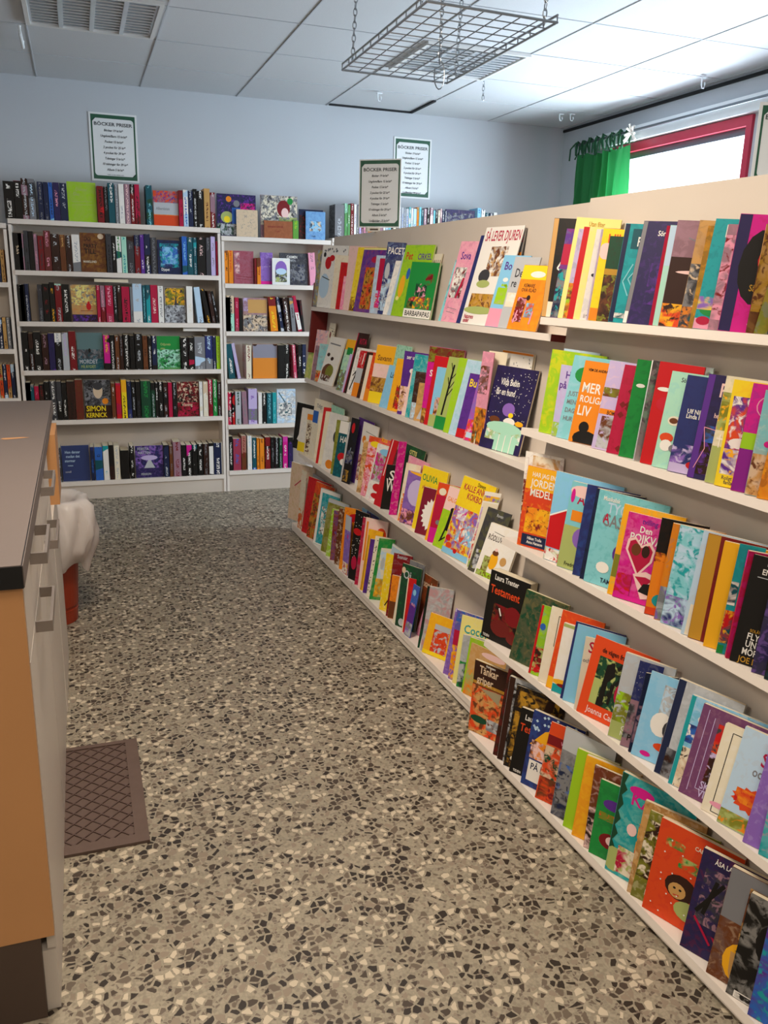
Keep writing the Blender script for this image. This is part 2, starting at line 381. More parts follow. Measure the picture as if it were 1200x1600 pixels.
for px, py, l, d in HK:
    q = atz(px, py, ZC); b = MB()
    b.box(q[0]-.018, q[0]+.018, q[1]-.01, q[1]+.01, ZC-.006, ZC-.0005)
    b.tube([(q[0]-.012, q[1], ZC-.005), (q[0]-.012, q[1], ZC-l*.7), (q[0]-.006, q[1], ZC-l), (q[0]+.006, q[1], ZC-l), (q[0]+.012, q[1], ZC-l*.7), (q[0]+.008, q[1], ZC-l*.45)], .004, 6)
    tag(b.build('ceiling_hook', M['clear']), 'clear plastic ceiling hook, '+d, 'hook', 'ceiling hooks')
q = atz(756, 128, ZC); b = MB(); chain(b, (q[0], q[1], ZC), (q[0], q[1], ZC-.10), .03); tag(b.build('short_chain', M['chrome']), 'short zinc chain dangling from the ceiling right of the grid', 'chain')
q = atz(30, 40, ZC); b = MB(); q2 = np.array([q[0]+.0, q[1]+.3, ZC-.03]); q1 = np.array([q[0], q[1], ZC-.03])
b.tube([q1+[0, 0, .03], q1, q2, q2+[0, 0, .03]], .009, 8); tag(b.build('ceiling_bracket', M['sill']), 'white rod bracket on the ceiling left of the left lamp', 'bracket')

# ------------------------------------------------------------------ curtain and rod at the window
RX, RZ = 3.597, 2.545
r = tag(empty('curtain_rod', (RX, 4.9, RZ)), 'thin grey curtain rod along the top of the red window', 'curtain rod')
b = MB(); b.tube([(RX, 5.93, RZ), (RX, 2.2, RZ)], .009, 10); b.build('rod', M['rod'], r, smooth=True)
for yy in (5.3, 3.9, 2.6):
    b = MB(); b.tube([(XR, yy, RZ), (RX, yy, RZ)], .006, 6); b.box(XR-.006, XR, yy-.02, yy+.02, RZ-.03, RZ+.03); b.build('bracket', M['rod'], r)
b = MB(); pts = []
for k in range(0, 13): a = k*math.pi/6; b.tube([(RX-.02, 5.18, RZ-.01), (RX-.03+.03*math.cos(a), 5.18+.05*math.sin(a), RZ-.02+.05*math.cos(a*1.7))], .008, 6)
tag(b.build('fabric_bow', M['card']), 'cream cloth bow tied on the curtain rod beside the green curtain', 'bow')
c = tag(empty('curtain', (RX, 5.55, RZ)), 'green tie-top curtain gathered at the left end of the window', 'curtain')
b = MB(); N = 90; y0, y1 = 5.88, 5.24; zt, zb = 2.47, 1.15
def cx(t): return RX + .05*math.sin(t*2*math.pi*6.3)+.018*math.sin(t*2*math.pi*14+1)
rows = 12
for j in range(rows+1):
    for i in range(N+1):
        t = i/N; z = zt + (zb-zt)*j/rows; k = .5+.5*j/rows; b.v.append((RX+(cx(t)-RX)*k, y0+(y1-y0)*t+.01*math.sin(j+i*.3), z-(.018*abs(math.sin(t*math.pi*7)) if j == 0 else 0)))
for j in range(rows):
    for i in range(N): a = j*(N+1)+i; b.f.append((a, a+1, a+N+2, a+N+1)); b.c.append(None); b.uv.append(None); b.mi.append(0)
b.build('cloth', M['curtain'], c, smooth=True)
rnd = random.Random(4)
for k in range(8):
    yy = 5.87 - .63*k/7.0; b = MB()
    for q in range(3):
        dy = rnd.uniform(-.03, .03); dz = rnd.uniform(.02, .05)
        b.tube([(RX-.012, yy, zt), (RX-.02, yy+dy, RZ-.02), (RX-.012, yy+dy*.7, RZ+dz*.6), (RX+.014, yy+dy*.2, RZ+.012), (RX+.012, yy, zt)], .0065, 5)
    b.tube([(RX-.014, yy, RZ+.015), (RX-.04, yy+rnd.uniform(-.04, .04), RZ-.03), (RX-.045, yy+rnd.uniform(-.05, .05), RZ-.11)], .006, 5)
    b.build('tie', M['tie'], c)

# ------------------------------------------------------------------ price posters
LINES = ['Böcker 19 kr/st*', 'Ungdom/Barn 15 kr/st*', 'Pocket 15 kr/st*', '2 pocket för 25 kr*', '4 pocket för 39 kr*', 'Tidningar 5 kr/st*', '10 tidningar för 39 kr*', 'Album 5 kr/st*', 'Ljudböcker 19 kr/st*']
def poster(org, ex, ez, w, h, label, nl, margin=.012):
    """org lower left corner, ex right unit vector, ez up unit vector"""
    org, ex, ez = (np.asarray(q, float) for q in (org, ex, ez)); nrm = np.cross(ex, ez)
    b = MB(); b.hexa(org, ex*w, -nrm*.003, ez*h)
    P = b.build('price_poster', M['paper'], origin=org); tag(P, label, 'poster', 'price posters')
    def pl(x, z, k=1): return org + ex*x + ez*z + nrm*(.0006*k)
    x0, x1, z0, z1 = margin, w-margin, margin, h-margin; b = MB(); bt = .022*w/.3; bs = .010*w/.3; rr = .02*w/.3
    # green border with a round-cornered opening
    X = [x0, x0+bs, x1-bs, x1]; Z = [z0, z0+bt, z1-bt, z1]
    b.quad([pl(X[0], Z[0]), pl(X[3], Z[0]), pl(X[3], Z[1]), pl(X[0], Z[1])]); b.quad([pl(X[0], Z[2]), pl(X[3], Z[2]), pl(X[3], Z[3]), pl(X[0], Z[3])])
    b.quad([pl(X[0], Z[1]), pl(X[1], Z[1]), pl(X[1], Z[2]), pl(X[0], Z[2])]); b.quad([pl(X[2], Z[1]), pl(X[3], Z[1]), pl(X[3], Z[2]), pl(X[2], Z[2])])
    for (cx_, cz_, sx, sz) in ((X[1], Z[1], 1, 1), (X[2], Z[1], -1, 1), (X[1], Z[2], 1, -1), (X[2], Z[2], -1, -1)):
        arc = [(cx_+sx*rr*(1-math.cos(a)), cz_+sz*rr*(1-math.sin(a))) for a in np.linspace(0, math.pi/2, 7)]
        pts = [pl(cx_, cz_)]+[pl(*q) for q in arc]
        if sx*sz < 0: pts = pts[::-1]
        for k in range(1, len(pts)-1): b.quad([pts[0], pts[k], pts[k+1]])
    b.build('border', M['green'], P)
    b = MB(); s = w*.098; _, _, tw = glyphs('BÖCKER PRISER'); xs = w*.80/(tw*s)
    put_text(b, 'BÖCKER PRISER', pl((w-tw*s*xs)/2, z1-bt-.105*h, 2), ex, ez, s, xs)
    st = .082*h
    for i, t in enumerate(LINES[:nl]):
        _, _, tw = glyphs(t); s = w*.068; xs = min(.86, w*.82/(tw*s)); put_text(b, t, pl((w-tw*s*xs)/2, z1-bt-.105*h-st*(i+1), 2), ex, ez, s, xs, slant=.18)
    t = '*Gäller ej redan nedsatta varor'; _, _, tw = glyphs(t); s = w*.028; put_text(b, t, pl((w-tw*s)/2, z0+bt+.012*h, 2), ex, ez, s, 1)
    b.build('lettering', M['ink'], P)
    return P
poster((.148, YB-.005, 2.122), (1, 0, 0), (0, 0, 1), .302, .42, 'white price poster with green border alone on the wall above the left bookcase', 8)
poster((2.272, YB-.005, 2.135), (1, 0, 0), (0, 0, 1), .298, .42, 'white price poster on the back wall, half behind the standing poster', 9)
# ------------------------------------------------------------------ bookcases along the back wall
YU = 6.025
def bookcase(name, x0, x1, zs, label, left=True, right=True, base=.06, up=None):
    B = tag(empty(name, ((x0+x1)/2, YU+.1, 0)), label, 'bookcase', 'white bookcases along the back wall')
    b = MB(); b.box(x0, x1, YB-.03, YB-.014, 0, zs[0]+.01); b.build('back_panel', M['panel'], B)
    t = .018
    if left: b = MB(); b.box(x0, x0+t, YU+.004, YB-.03, 0, zs[0]-.02); b.build('side_panel', M['white'], B)
    if right: b = MB(); b.box(x1-t, x1, YU+.004, YB-.03, 0, zs[0]-.02); b.build('side_panel', M['white'], B)
    for z in zs:
        b = MB(); b.box(x0+(0 if z == zs[0] else t), x1-(0 if z == zs[0] else t), YU, YB-.03, z-.015, z+.015); b.build('shelf_board', M['white'], B, bevel=.002)
    b = MB(); b.box(x0+t, x1-t, YU+.01, YU+.028, 0, zs[-1]-.015); b.build('plinth', M['panel'], B)
    return B
ZU1 = [1.830, 1.518, 1.1966, .8796, .545, .0938+.02]
ZU2 = [1.7821, 1.4681, 1.1423, .8074, .4782, .1378]
bookcase('bookcase', -.378, .951, ZU1, 'widest white bookcase in the back left corner, packed with dark spines')
bookcase('bookcase', .957, 1.735, ZU2, 'narrower white bookcase right of the widest one, with comics on top')
bookcase('bookcase', 1.745, 3.25, [1.80, 1.45, 1.1, .75, .4, .1], 'white bookcase along the back wall behind the display stand')
U0 = bookcase('bookcase', -1.35, -.39, [1.80, 1.44, 1.02, .7, .4, .1], 'white bookcase cut by the left edge of the photo')

# ------------------------------------------------------------------ slanted display stand: two far sections and a near one
class Unit:
    def __init__(s, gx, phi, tau):
        s.a = np.array([math.sin(phi), math.cos(phi), 0]); n = np.array([math.cos(phi), -math.sin(phi), 0])
        s.v = math.sin(tau)*n + math.cos(tau)*np.array([0, 0, 1.]); s.w = -math.cos(tau)*n + math.sin(tau)*np.array([0, 0, 1.])
        s.o = np.array([gx, 0, 0]); s.n = n; s.tau = tau
    def P(s, u, v, w): return s.o + s.a*u + s.v*v + s.w*w
UF = Unit(1.4128, -.0286, .0928); UN = Unit(1.3777, -.0510, .1210)
D = .1019
ROWV = {'F1': 1.364, 'F2': .946, 'F3': .4947, 'F4': .0478, 'N1': 1.4173, 'N2': 1.0769, 'N3': .7179, 'N4': .3642, 'N5': .0192+.012}
JA, JB, JC, JD_ = 4.915, 3.77, 2.304, .55
TH = .022
def stand(U, u0, u1, rows, top, label, ends=True, bracket=False):
    T = tag(empty('display_stand', U.P((u0+u1)/2, 0, 0)), label, 'display stand', 'sections of the long white display stand')
    L = u1-u0; th = .016
    def slab(v0, v1, w0, w1, ua=u0, ub=u1): 
        q = MB(); q.hexa(U.P(ua, v0, w0), U.a*(ub-ua), U.w*(w1-w0), U.v*(v1-v0)); return q
    slab(0.004, top, -th, 0, u0+.001, u1-.001).build('back_panel', M['panel'], T)
    # the other slanted face of the A-shaped stand
    ct = math.cos(U.tau); wd = 2*(top*math.sin(U.tau)) + .05
    b = MB(); base = U.P(u0+.001, .004, -th) + U.n*0
    xoff = U.n*(wd); vv = U.v - 2*U.n*(U.v@U.n)
    p0 = U.P(u0+.001, 0, -th); b.hexa(p0+xoff, U.a*(L-.002), U.n*.016, vv*top); b.build('rear_panel', M['panel'], T)
    b = MB(); tp = U.P(u0+.001, top, -th)
    b.hexa(tp, U.a*(L-.002), U.n*(.05), np.array([0, 0, -.016])); b.build('top_cap', M['panel'], T)
    for r in rows:
        v = ROWV[r]; q = MB(); q.slot = 0
        o = U.P(u0+.001, v-TH, .0); A, Bv, C = U.a*(L-.002), U.w*D, U.v*TH
        P = [o, o+A, o+A+Bv, o+Bv, o+C, o+A+C, o+A+Bv+C, o+Bv+C]
        for k, f in enumerate(((0, 3, 2, 1), (4, 5, 6, 7), (0, 1, 5, 4), (1, 2, 6, 5), (2, 3, 7, 6), (3, 0, 4, 7))):
            q.slot = 1 if k in (3, 5) else 0; q.quad([P[t] for t in f][::-1])
        q.build('shelf_board', [M['white'], M['redend']], T)
    v0 = ROWV[rows[-1]]-TH
    if v0 > .006: slab(.002, v0, D-.02, D-.004, u0+.002, u1-.002).build('plinth', M['white'], T)
    if bracket: slab(1.10, 1.50, .001, D-.002, u1-.02, u1-.002).build('end_bracket', M['redend'], T)
    return T
stand(UF, JB, JA, ['F1', 'F2', 'F3', 'F4'], 1.7698, 'farthest section of the white slanted display stand beside the narrow bookcase', bracket=True)
stand(UF, JC, JB, ['F1', 'F2', 'F3', 'F4'], 1.7698, 'middle section of the white slanted display stand')
stand(UN, JD_, JC, ['N1', 'N2', 'N3', 'N4', 'N5'], 1.7807, 'nearest section of the white slanted display stand with five shelves')

# posters standing on the display stand
yaw = math.radians(-38)
ex = np.array([math.cos(yaw), math.sin(yaw), 0])
tp = UF.P(4.24, 1.7698, -.008)
q = proj(tp)
st = tag(empty('poster_holder', tp), 'small card holder on top of the stand carrying a price poster', 'holder')
b = MB(); b.hexa(tp-ex*.035+np.array([-.02, -.01, 0]), ex*.07, np.array([0, .03, 0]), np.array([0, 0, .02])); b.build('foot', M['card'], st)
b = MB(); b.hexa(tp-ex*.022+np.array([-.019, -.011, .006]), ex*.044, np.array([0, .002, 0]), np.array([0, 0, .008])); b.build('slot', M['toe'], st)
poster(tp-ex*.10+np.array([0, 0, .02]), ex, (0, 0, 1), .222, .325, 'price poster standing upright in a holder on the display stand', 9, .006)
# large poster to the right, in front of the window, carried by a white post behind the stand
pc = CPOS + ray(1171, 289)/F_PX*2.75
ex2 = np.array([math.cos(math.radians(-30)), math.sin(math.radians(-30)), 0])
poster(pc, ex2, (0, 0, 1), .21, .25, 'price poster cut by the right edge of the photo, in front of the window', 8, .01)
b = MB(); pq = pc+ex2*.045+np.array([0.004, .012, 0]); b.box(pq[0], pq[0]+.09, pq[1], pq[1]+.012, .0, pc[2]+.42); tag(b.build('sign_post', M['card']), 'white board post behind the poster at the right edge', 'post')

# ------------------------------------------------------------------ counter on the left
CX = -.125
cnt = tag(empty('countertop', (-.45, 2.65, .96)), 'long grey-brown laminate countertop with a black edge on the left', 'countertop')
b = MB(); b.box(-1.0, CX+.002, 1.545, 3.752, .957, .999); b.slot = 1
to = b.build('slab', [M['blackedge']], cnt)
b = MB(); b.box(-.998, CX, 1.547, 3.750, .999, 1.0005); b.build('laminate', M['lamtop'], cnt)
b = MB(); b.box(CX+.002, CX+.0035, 1.547, 3.75, .958, .9995); b.build('edge_strip', M['lamtop'], cnt)
q = atz(20, 685, 1.0); b = MB()
pts = [(q[0]-.035, q[1]-.012), (q[0]-.02, q[1]-.022), (q[0]+.01, q[1]-.014), (q[0]+.05, q[1]+.004), (q[0]+.03, q[1]+.012), (q[0]-.005, q[1]+.008), (q[0]-.03, q[1]+.004)]
b.quad([(x, y, 1.0011) for x, y in pts]); b.build('worn_spot', M['beech'], cnt)
def handle(C, y0, y1, z, x=CX):
    h = .024; t = .006; o = .034
    b = MB(); b.box(x, x+o, y0, y0+t, z-h/2, z+h/2); b.box(x, x+o, y1-t, y1, z-h/2, z+h/2); b.box(x+o-t, x+o, y0+t, y1-t, z-h/2, z+h/2)
    return b.build('handle', M['steel'], C, bevel=.0012)
def cabinet(y0, y1, label, drawers, hy0, hy1, gable=False):
    C = tag(empty('counter_cabinet', (-.5, (y0+y1)/2, 0)), label, 'cabinet', 'white cabinets under the countertop')
    b = MB(); b.box(-.95, CX-.02, y0+.019, y1-.001, .2, .956); b.build('body', M['cabwhite'], C)
    if gable:
        b = MB(); b.box(-.95, CX-.002, y0, y0+.018, .2, .956); b.build('side_panel', M['beech'], C)
        b = MB(); b.box(-.95, CX-.029, y0+.001, y0+.018, .001, .199); b.build('toe_board', M['toe'], C)
    for k, (z0, z1, hz) in enumerate(drawers):
        b = MB(); b.box(CX-.019, CX-.001, y0+(.021 if gable else .002), y1-.003, z0+.002, z1-.002)
        d = b.build('drawer_front', M['cabwhite'], C, origin=(CX, (y0+y1)/2, (z0+z1)/2), bevel=.0015)
        if hz: handle(d, hy0, hy1, hz, CX-.001)
    b = MB(); b.box(-.95, CX-.003, y0+.02, y1, .001, .15); b.build('plinth', M['cabwhite'], C)
    return C
cabinet(1.555, 2.235, 'nearest counter cabinet with beech side panel and two bow handles', [(.80, .956, .937), (.152, .80, .786)], 1.78, 2.0, gable=True)
cabinet(2.237, 2.90, 'second counter cabinet, its two bow handles nearest the waste bin', [(.80, .956, .94), (.152, .80, .79)], 2.36, 2.58)
C3 = tag(empty('counter_cabinet', (-.5, 3.16, 0)), 'farthest counter cabinet with a beech top section above white', 'cabinet', 'white cabinets under the countertop')
b = MB(); b.box(-.95, CX, 2.902, 3.43, .001, .70); b.build('body', M['cabwhite'], C3)
b = MB(); b.box(-.95, CX+.02, 3.16, 3.43, .70, .956); b.build('top_section', M['beech'], C3)

# ------------------------------------------------------------------ waste bin with its bag
BX, BY = -.185, 3.81
B = tag(empty('waste_bin', (BX, BY, 0)), 'red-brown plastic waste bin at the far end of the counter', 'bin')
def lathe(mb, prof, n=40, fx=None, cx_=BX, cy_=BY):
    base = len(mb.v)
    for j, (r, z) in enumerate(prof):
        for i in range(n):
            a = 2*math.pi*i/n; rr, zz = (fx(a, j, r, z) if fx else (r, z)); mb.v.append((cx_+rr*math.cos(a), cy_+rr*math.sin(a), zz))
    for j in range(len(prof)-1):
        for i in range(n):
            A = base+j*n; q = (A+i, A+(i+1) % n, A+n+(i+1) % n, A+n+i); mb.f.append(q); mb.c.append(None); mb.uv.append(None); mb.mi.append(mb.slot)
b = MB(); lathe(b, [(.0, .002), (.098, .002), (.102, .06), (.103, .062), (.098, .064), (.098, .078), (.104, .08), (.132, .53), (.138, .535), (.138, .545), (.128, .545), (.098, .08), (.09, .012), (0, .012)]); b.build('body', M['bin'], B, smooth=False)
rb = random.Random(8); ph = [rb.uniform(0, 6.3) for _ in range(8)]
def bagf(a, j, r, z):
    k = [.3, .5, .8, 1, 1, 1, .8, .3, 0, 0, 0, 0][min(j, 11)]
    w = .012*math.sin(5*a+ph[0]+j*.5)+.009*abs(math.sin(5.5*a+ph[1]-j*.5))*2+.007*abs(math.sin(9.5*a+ph[2]+j*.8))*2-.012+.004*math.sin(31*a+j*2)
    dz = (.03*math.sin(3*a+ph[3])+.02*math.sin(7*a+ph[4])) if j == 0 else (.004*math.sin(6*a+ph[5]))
    return r+w*k*1.1+(.014*k), z+dz*(1 if j == 0 else .6)
b = MB(); lathe(b, [(.150, .265), (.163, .30), (.172, .36), (.176, .42), (.172, .48), (.162, .54), (.150, .568), (.134, .572), (.116, .545), (.098, .35), (.084, .12), (.02, .03)], 120, bagf)
tag(b.build('bin_bag', M['bag'], smooth=True), 'crumpled translucent white bag folded over the rim of the waste bin', 'bag')

# ------------------------------------------------------------------ rubber mat on the floor
G = tag(empty('floor_mat', (-.2, 2.36, 0)), 'brown rubber floor mat with a diamond grid beside the counter', 'mat')
ctr = (-.30, 2.36); x0, x1, y0, y1 = -.50, .094, 2.075, 2.635
b = MB(); w = .038
b.box(x0, x1, y0, y0+w, .0005, .009); b.box(x0, x1, y1-w*.5, y1, .0005, .009); b.box(x1-w, x1, y0+w, y1-w*.5, .0005, .009); b.box(x0, x0+w, y0+w, y1-w*.5, .0005, .009)
b.build('rim', M['mat'], G, bevel=.003)
b = MB(); b.box(x0+w, x1-w, y0+w, y1-w*.5, .0005, .004); b.build('base', M['mat'], G)
b = MB(); X0, X1, Y0, Y1 = x0+w, x1-w, y0+w, y1-w*.5; st = .05
def clip(px, py, dx, dy):
    lo, hi = -9, 9
    for p, d, a, c in ((px, dx, X0, X1), (py, dy, Y0, Y1)):
        t0, t1 = (a-p)/d, (c-p)/d
        if t0 > t1: t0, t1 = t1, t0
        lo, hi = max(lo, t0), min(hi, t1)
    return (lo, hi) if hi-lo > .01 else None
for sgn in (1, -1):
    for k in range(-30, 31):
        dx, dy = .7071, .7071*sgn; q = clip((X0+X1)/2+k*st, (Y0+Y1)/2, dx, dy)
        if q:
            px, py = (X0+X1)/2+k*st, (Y0+Y1)/2; A = np.array([px+dx*q[0], py+dy*q[0], .004]); Bp = np.array([px+dx*q[1], py+dy*q[1], .004]); d = (Bp-A); n_ = np.array([-dy, dx, 0])*.004
            b.hexa(A-n_/2, d, n_, (0, 0, .0035 if sgn > 0 else .0030))
b.build('ribs', plain('rib_rubber', '53403A', .55), G)
# ------------------------------------------------------------------ books
RB = random.Random(11)
HUES = dict(W='white', C='cream', K='black', N='navy', NV='dark blue', R='red', DR='dark red', CR='crimson', O='orange', OR='orange-red', Y='yellow', YO='golden yellow', PY='pale yellow', L='lime green',
 G='green', DG='dark green', T='teal', DT='dark teal', A='aqua', SB='sky blue', B='blue', PB='pale blue', LG='light grey', MG='grey', DK='charcoal', PU='purple', V='violet', LV='lilac', P='pink', MA='magenta',
 PK='pale pink', BR='brown', DB='dark brown', TN='tan', OL='olive', GR='moss green', MN='mint green', IN='indigo', MV='mauve', GO='ochre', BG='beige')
def shapes_to(mbA, mbT, spec, org, ex, ez, nrm, w, h, kx=1.):
    if not spec: return
    def sc_(v): return v if v >= .88 else v*kx
    k = 1
    for s in spec.split(';'):
        a = s.strip().split(' ')
        if not a or not a[0]: continue
        k += 1; off = nrm*(.00012*k)
        def pt(x, y):
            x = min(max(x, .004), .996); y = min(max(y, .004), .996); return org + ex*(x*w) + ez*(y*h) + off
        if a[0] in 'rg':
            x0, y0, x1, y1 = map(float, a[1:5]); x0, x1 = sc_(x0), sc_(x1)
            c = ink(a[5]) if a[0] == 'r' else tuple(hexl(q) for q in a[5:8]); so = RB.uniform(0, 9)
            mbA.quad([pt(x0, y0), pt(x1, y0), pt(x1, y1), pt(x0, y1)], c, [(x0*w+so, y0*h), (x1*w+so, y0*h), (x1*w+so, y1*h), (x0*w+so, y1*h)])
        elif a[0] == 'e':
            cx_, cy_, rx, ry = map(float, a[1:5]); n = 14; cx_ *= kx; rx *= kx
            mbA.quad([pt(cx_+rx*math.cos(q*2*math.pi/n), cy_+ry*math.sin(q*2*math.pi/n)) for q in range(n)], ink(a[5]))
        elif a[0] == 'p':
            v = list(map(float, a[2:])); v = [q*kx if i % 2 == 0 else q for i, q in enumerate(v)]; mbA.quad([pt(v[i], v[i+1]) for i in range(0, len(v), 2)], ink(a[1]))
        elif a[0] == 'z':      # star-burst: z cx cy rx ry n col
            cx_, cy_, rx, ry = map(float, a[1:5]); n = int(a[5]); cx_ *= kx; rx *= kx
            P = [pt(cx_+rx*(1 if q % 2 else .8)*math.cos(q*math.pi/n), cy_+ry*(1 if q % 2 else .8)*math.sin(q*math.pi/n)) for q in range(2*n)]; c0 = pt(cx_, cy_)
            for q in range(2*n): mbA.quad([c0, P[q], P[(q+1) % (2*n)]], ink(a[6]))
        elif a[0] == 'd':      # scattered dots: d x0 y0 x1 y1 n r col
            x0, y0, x1, y1 = map(float, a[1:5])
            for _ in range(int(a[5])):
                x, y = RB.uniform(x0, x1), RB.uniform(y0, y1); r = float(a[6])
                mbA.quad([pt(x-r, y), pt(x, y-r*w/h), pt(x+r, y), pt(x, y+r*w/h)], ink(a[7]))
        elif a[0] == 'l':      # stroke: l col width x y x y ...
            v = list(map(float, a[3:])); v = [q*kx if i % 2 == 0 else q for i, q in enumerate(v)]; wd = float(a[2])/2
            for i in range(0, len(v)-2, 2):
                A, B_ = np.array([v[i]*w, v[i+1]*h]), np.array([v[i+2]*w, v[i+3]*h]); d = B_-A; L = max(1e-6, np.hypot(*d)); n_ = np.array([-d[1], d[0]])/L*wd*w
                q = [A-n_, B_-n_, B_+n_, A+n_]; mbA.quad([org+ex*t[0]+ez*t[1]+off for t in q], ink(a[1]))
        elif a[0] == 't':
            x, y, sz, xs = map(float, a[1:5]); x *= kx; tx = ' '.join(a[6:]); sz *= 1.3*h; tw = glyphs(tx)[2]*sz*xs
            if x*w + tw > w*.97: xs *= (w*.97-x*w)/tw
            put_text(mbT, tx, pt(x, y), ex, ez, sz, xs, ink(a[5]))
def make_book(org, ex, ey, ez, w, h, t, cols, label, group, spec='', spine=None, hard=False, name='book', detail=True, sink=None, spine_text=True, pages='pages', kx=1.):
    """org: lower spine corner of the front cover; ex along the cover, ez up, ey into the thickness. Vectors are unit length (ex, ez may lean)."""
    org, ex, ey, ez = (np.asarray(q, float) for q in (org, ex, ey, ez))
    cc = tuple(hexl(q) for q in cols); fl = .25 if spec else .42
    sp0 = cc[2]; cc = (cc[0],)+tuple(tuple(a_*(1-fl)+b_*fl for a_, b_ in zip(cc[0], q)) for q in cc[1:]); sp = ink(spine) if spine else (cc[0], cc[0] if sink is None and not spine_text else hexl(cols[1]), sp0)
    o = RB.uniform(0, 30), RB.uniform(0, 30)
    tc = .0018 if hard else .0009; ov = .003 if hard else 0.
    B = MB() if sink is None else sink
    def face(P, c, uv, slot): B.slot = slot; B.quad(P, c, uv)
    def P(x, y, z): return org + ex*x + ey*y + ez*z
    cuv = [(o[0], o[1]), (o[0]+w, o[1]), (o[0]+w, o[1]+h), (o[0], o[1]+h)]
    def board(y0, y1):
        face([P(0, y0, 0), P(w, y0, 0), P(w, y0, h), P(0, y0, h)], cc, cuv, 0)
        face([P(0, y1, 0), P(0, y1, h), P(w, y1, h), P(w, y1, 0)], cc, cuv, 0)
        face([P(w, y0, 0), P(w, y1, 0), P(w, y1, h), P(w, y0, h)], cc, cuv, 0)
        face([P(0, y0, h), P(w, y0, h), P(w, y1, h), P(0, y1, h)], (cc[0],)*3, cuv, 0)
        face([P(0, y0, 0), P(0, y1, 0), P(w, y1, 0), P(w, y0, 0)], (cc[0],)*3, cuv, 0)
    board(0, tc); board(t-tc, t)
    k = RB.randint(0, 40)
    # spine: outer face with its lettering, plus its small top, bottom and inner faces
    face([P(0, t, 0), P(0, 0, 0), P(0, 0, h), P(0, t, h)], sp, [(k, o[1]), (k+.999, o[1]), (k+.999, o[1]+h), (k, o[1]+h)], 1)
    face([P(0, 0, h), P(tc, 0, h), P(tc, t, h), P(0, t, h)], (sp[0],)*3, cuv, 0); face([P(0, 0, 0), P(0, t, 0), P(tc, t, 0), P(tc, 0, 0)], (sp[0],)*3, cuv, 0)
    face([P(tc, tc, 0), P(tc, t-tc, 0), P(tc, t-tc, h), P(tc, tc, h)], (sp[0],)*3, cuv, 0)
    if sink is not None:
        B.slot = 2; B.hexa(P(tc, tc, ov), ex*(w-tc-.002), ey*(t-2*tc), ez*(h-2*ov)); return None
    ob = B.build(name, [M['print'], M['spine']], origin=org); tag(ob, label, 'book', group)
    q = MB(); q.hexa(P(tc+.0002, tc+.0001, ov), ex*(w-tc-.0015-ov), ey*(t-2*tc-.0002), ez*(h-2*ov)); q.build('page_block', M[pages], ob, origin=org)
    if spec:
        A, T = MB(), MB(); nrm = np.cross(ex, ez); nrm /= np.linalg.norm(nrm)
        if nrm@ey > 0: nrm = -nrm
        shapes_to(A, T, spec, org, ex, ez, nrm, w, h, kx)
        if A.f: A.build('cover_picture', M['print'], ob, origin=org)
        if T.f:
            if not T.c or T.c[0] is None: T.c = [ink('K')]*len(T.f)
            T.build('title_lettering', M['print'], ob, origin=org)
    return ob

def u_at(U, v, w, px):
    lo, hi = .3, 5.6
    for _ in range(40):
        m_ = (lo+hi)/2
        if proj(U.P(m_, v, w))[0] > px: lo = m_
        else: hi = m_
    return (lo+hi)/2
def on_plane(U, w, px, py):
    p0 = U.P(0, 0, w); d = ray(px, py); s = ((p0-CPOS)@U.w)/(d@U.w); q = CPOS + d*s - U.o
    return q@U.a, q@U.v
WHERE = {'F1': 'top shelf of the far stand', 'F2': 'second shelf of the far stand', 'F3': 'third shelf of the far stand', 'F4': 'bottom shelf of the far stand',
 'N1': 'top shelf of the near section', 'N2': 'second shelf of the near section', 'N3': 'third shelf of the near section', 'N4': 'fourth shelf of the near section', 'N5': 'bottom shelf of the near section'}
USED = {}
def unique(lab):
    USED[lab] = USED.get(lab, 0)+1
    return lab
NBOOK = 0
def hit(P, Q):
    for A in (P, Q):
        for i in range(4):
            x0, y0 = A[i]; x1, y1 = A[(i+1) % 4]; nx, ny = y1-y0, x0-x1
            L = math.hypot(nx, ny)
            if L < 1e-9: continue
            a = [(x*nx+y*ny)/L for x, y in P]; b = [(x*nx+y*ny)/L for x, y in Q]
            if max(a) < min(b)-.0003 or max(b) < min(a)-.0003: return False
    return True
PLACED = []
def geo(U, v, wb, xb, xt, yt, low=.012):
    u = u_at(U, v, wb, xb); wt = wb; ut, vt = on_plane(U, wt, xt, yt)
    if ut < u:           # lean back into the stand until the edge stands upright along the shelf
        for _ in range(30):
            wt -= .002
            if wt < max(low, wb-.075): break
            ut, vt = on_plane(U, wt, xt, yt)
            if ut >= u: break
    hgt = max(.12, min(.36, vt - v)); return u, max(-.05, min(.05, ut-u)), wb, wt, hgt
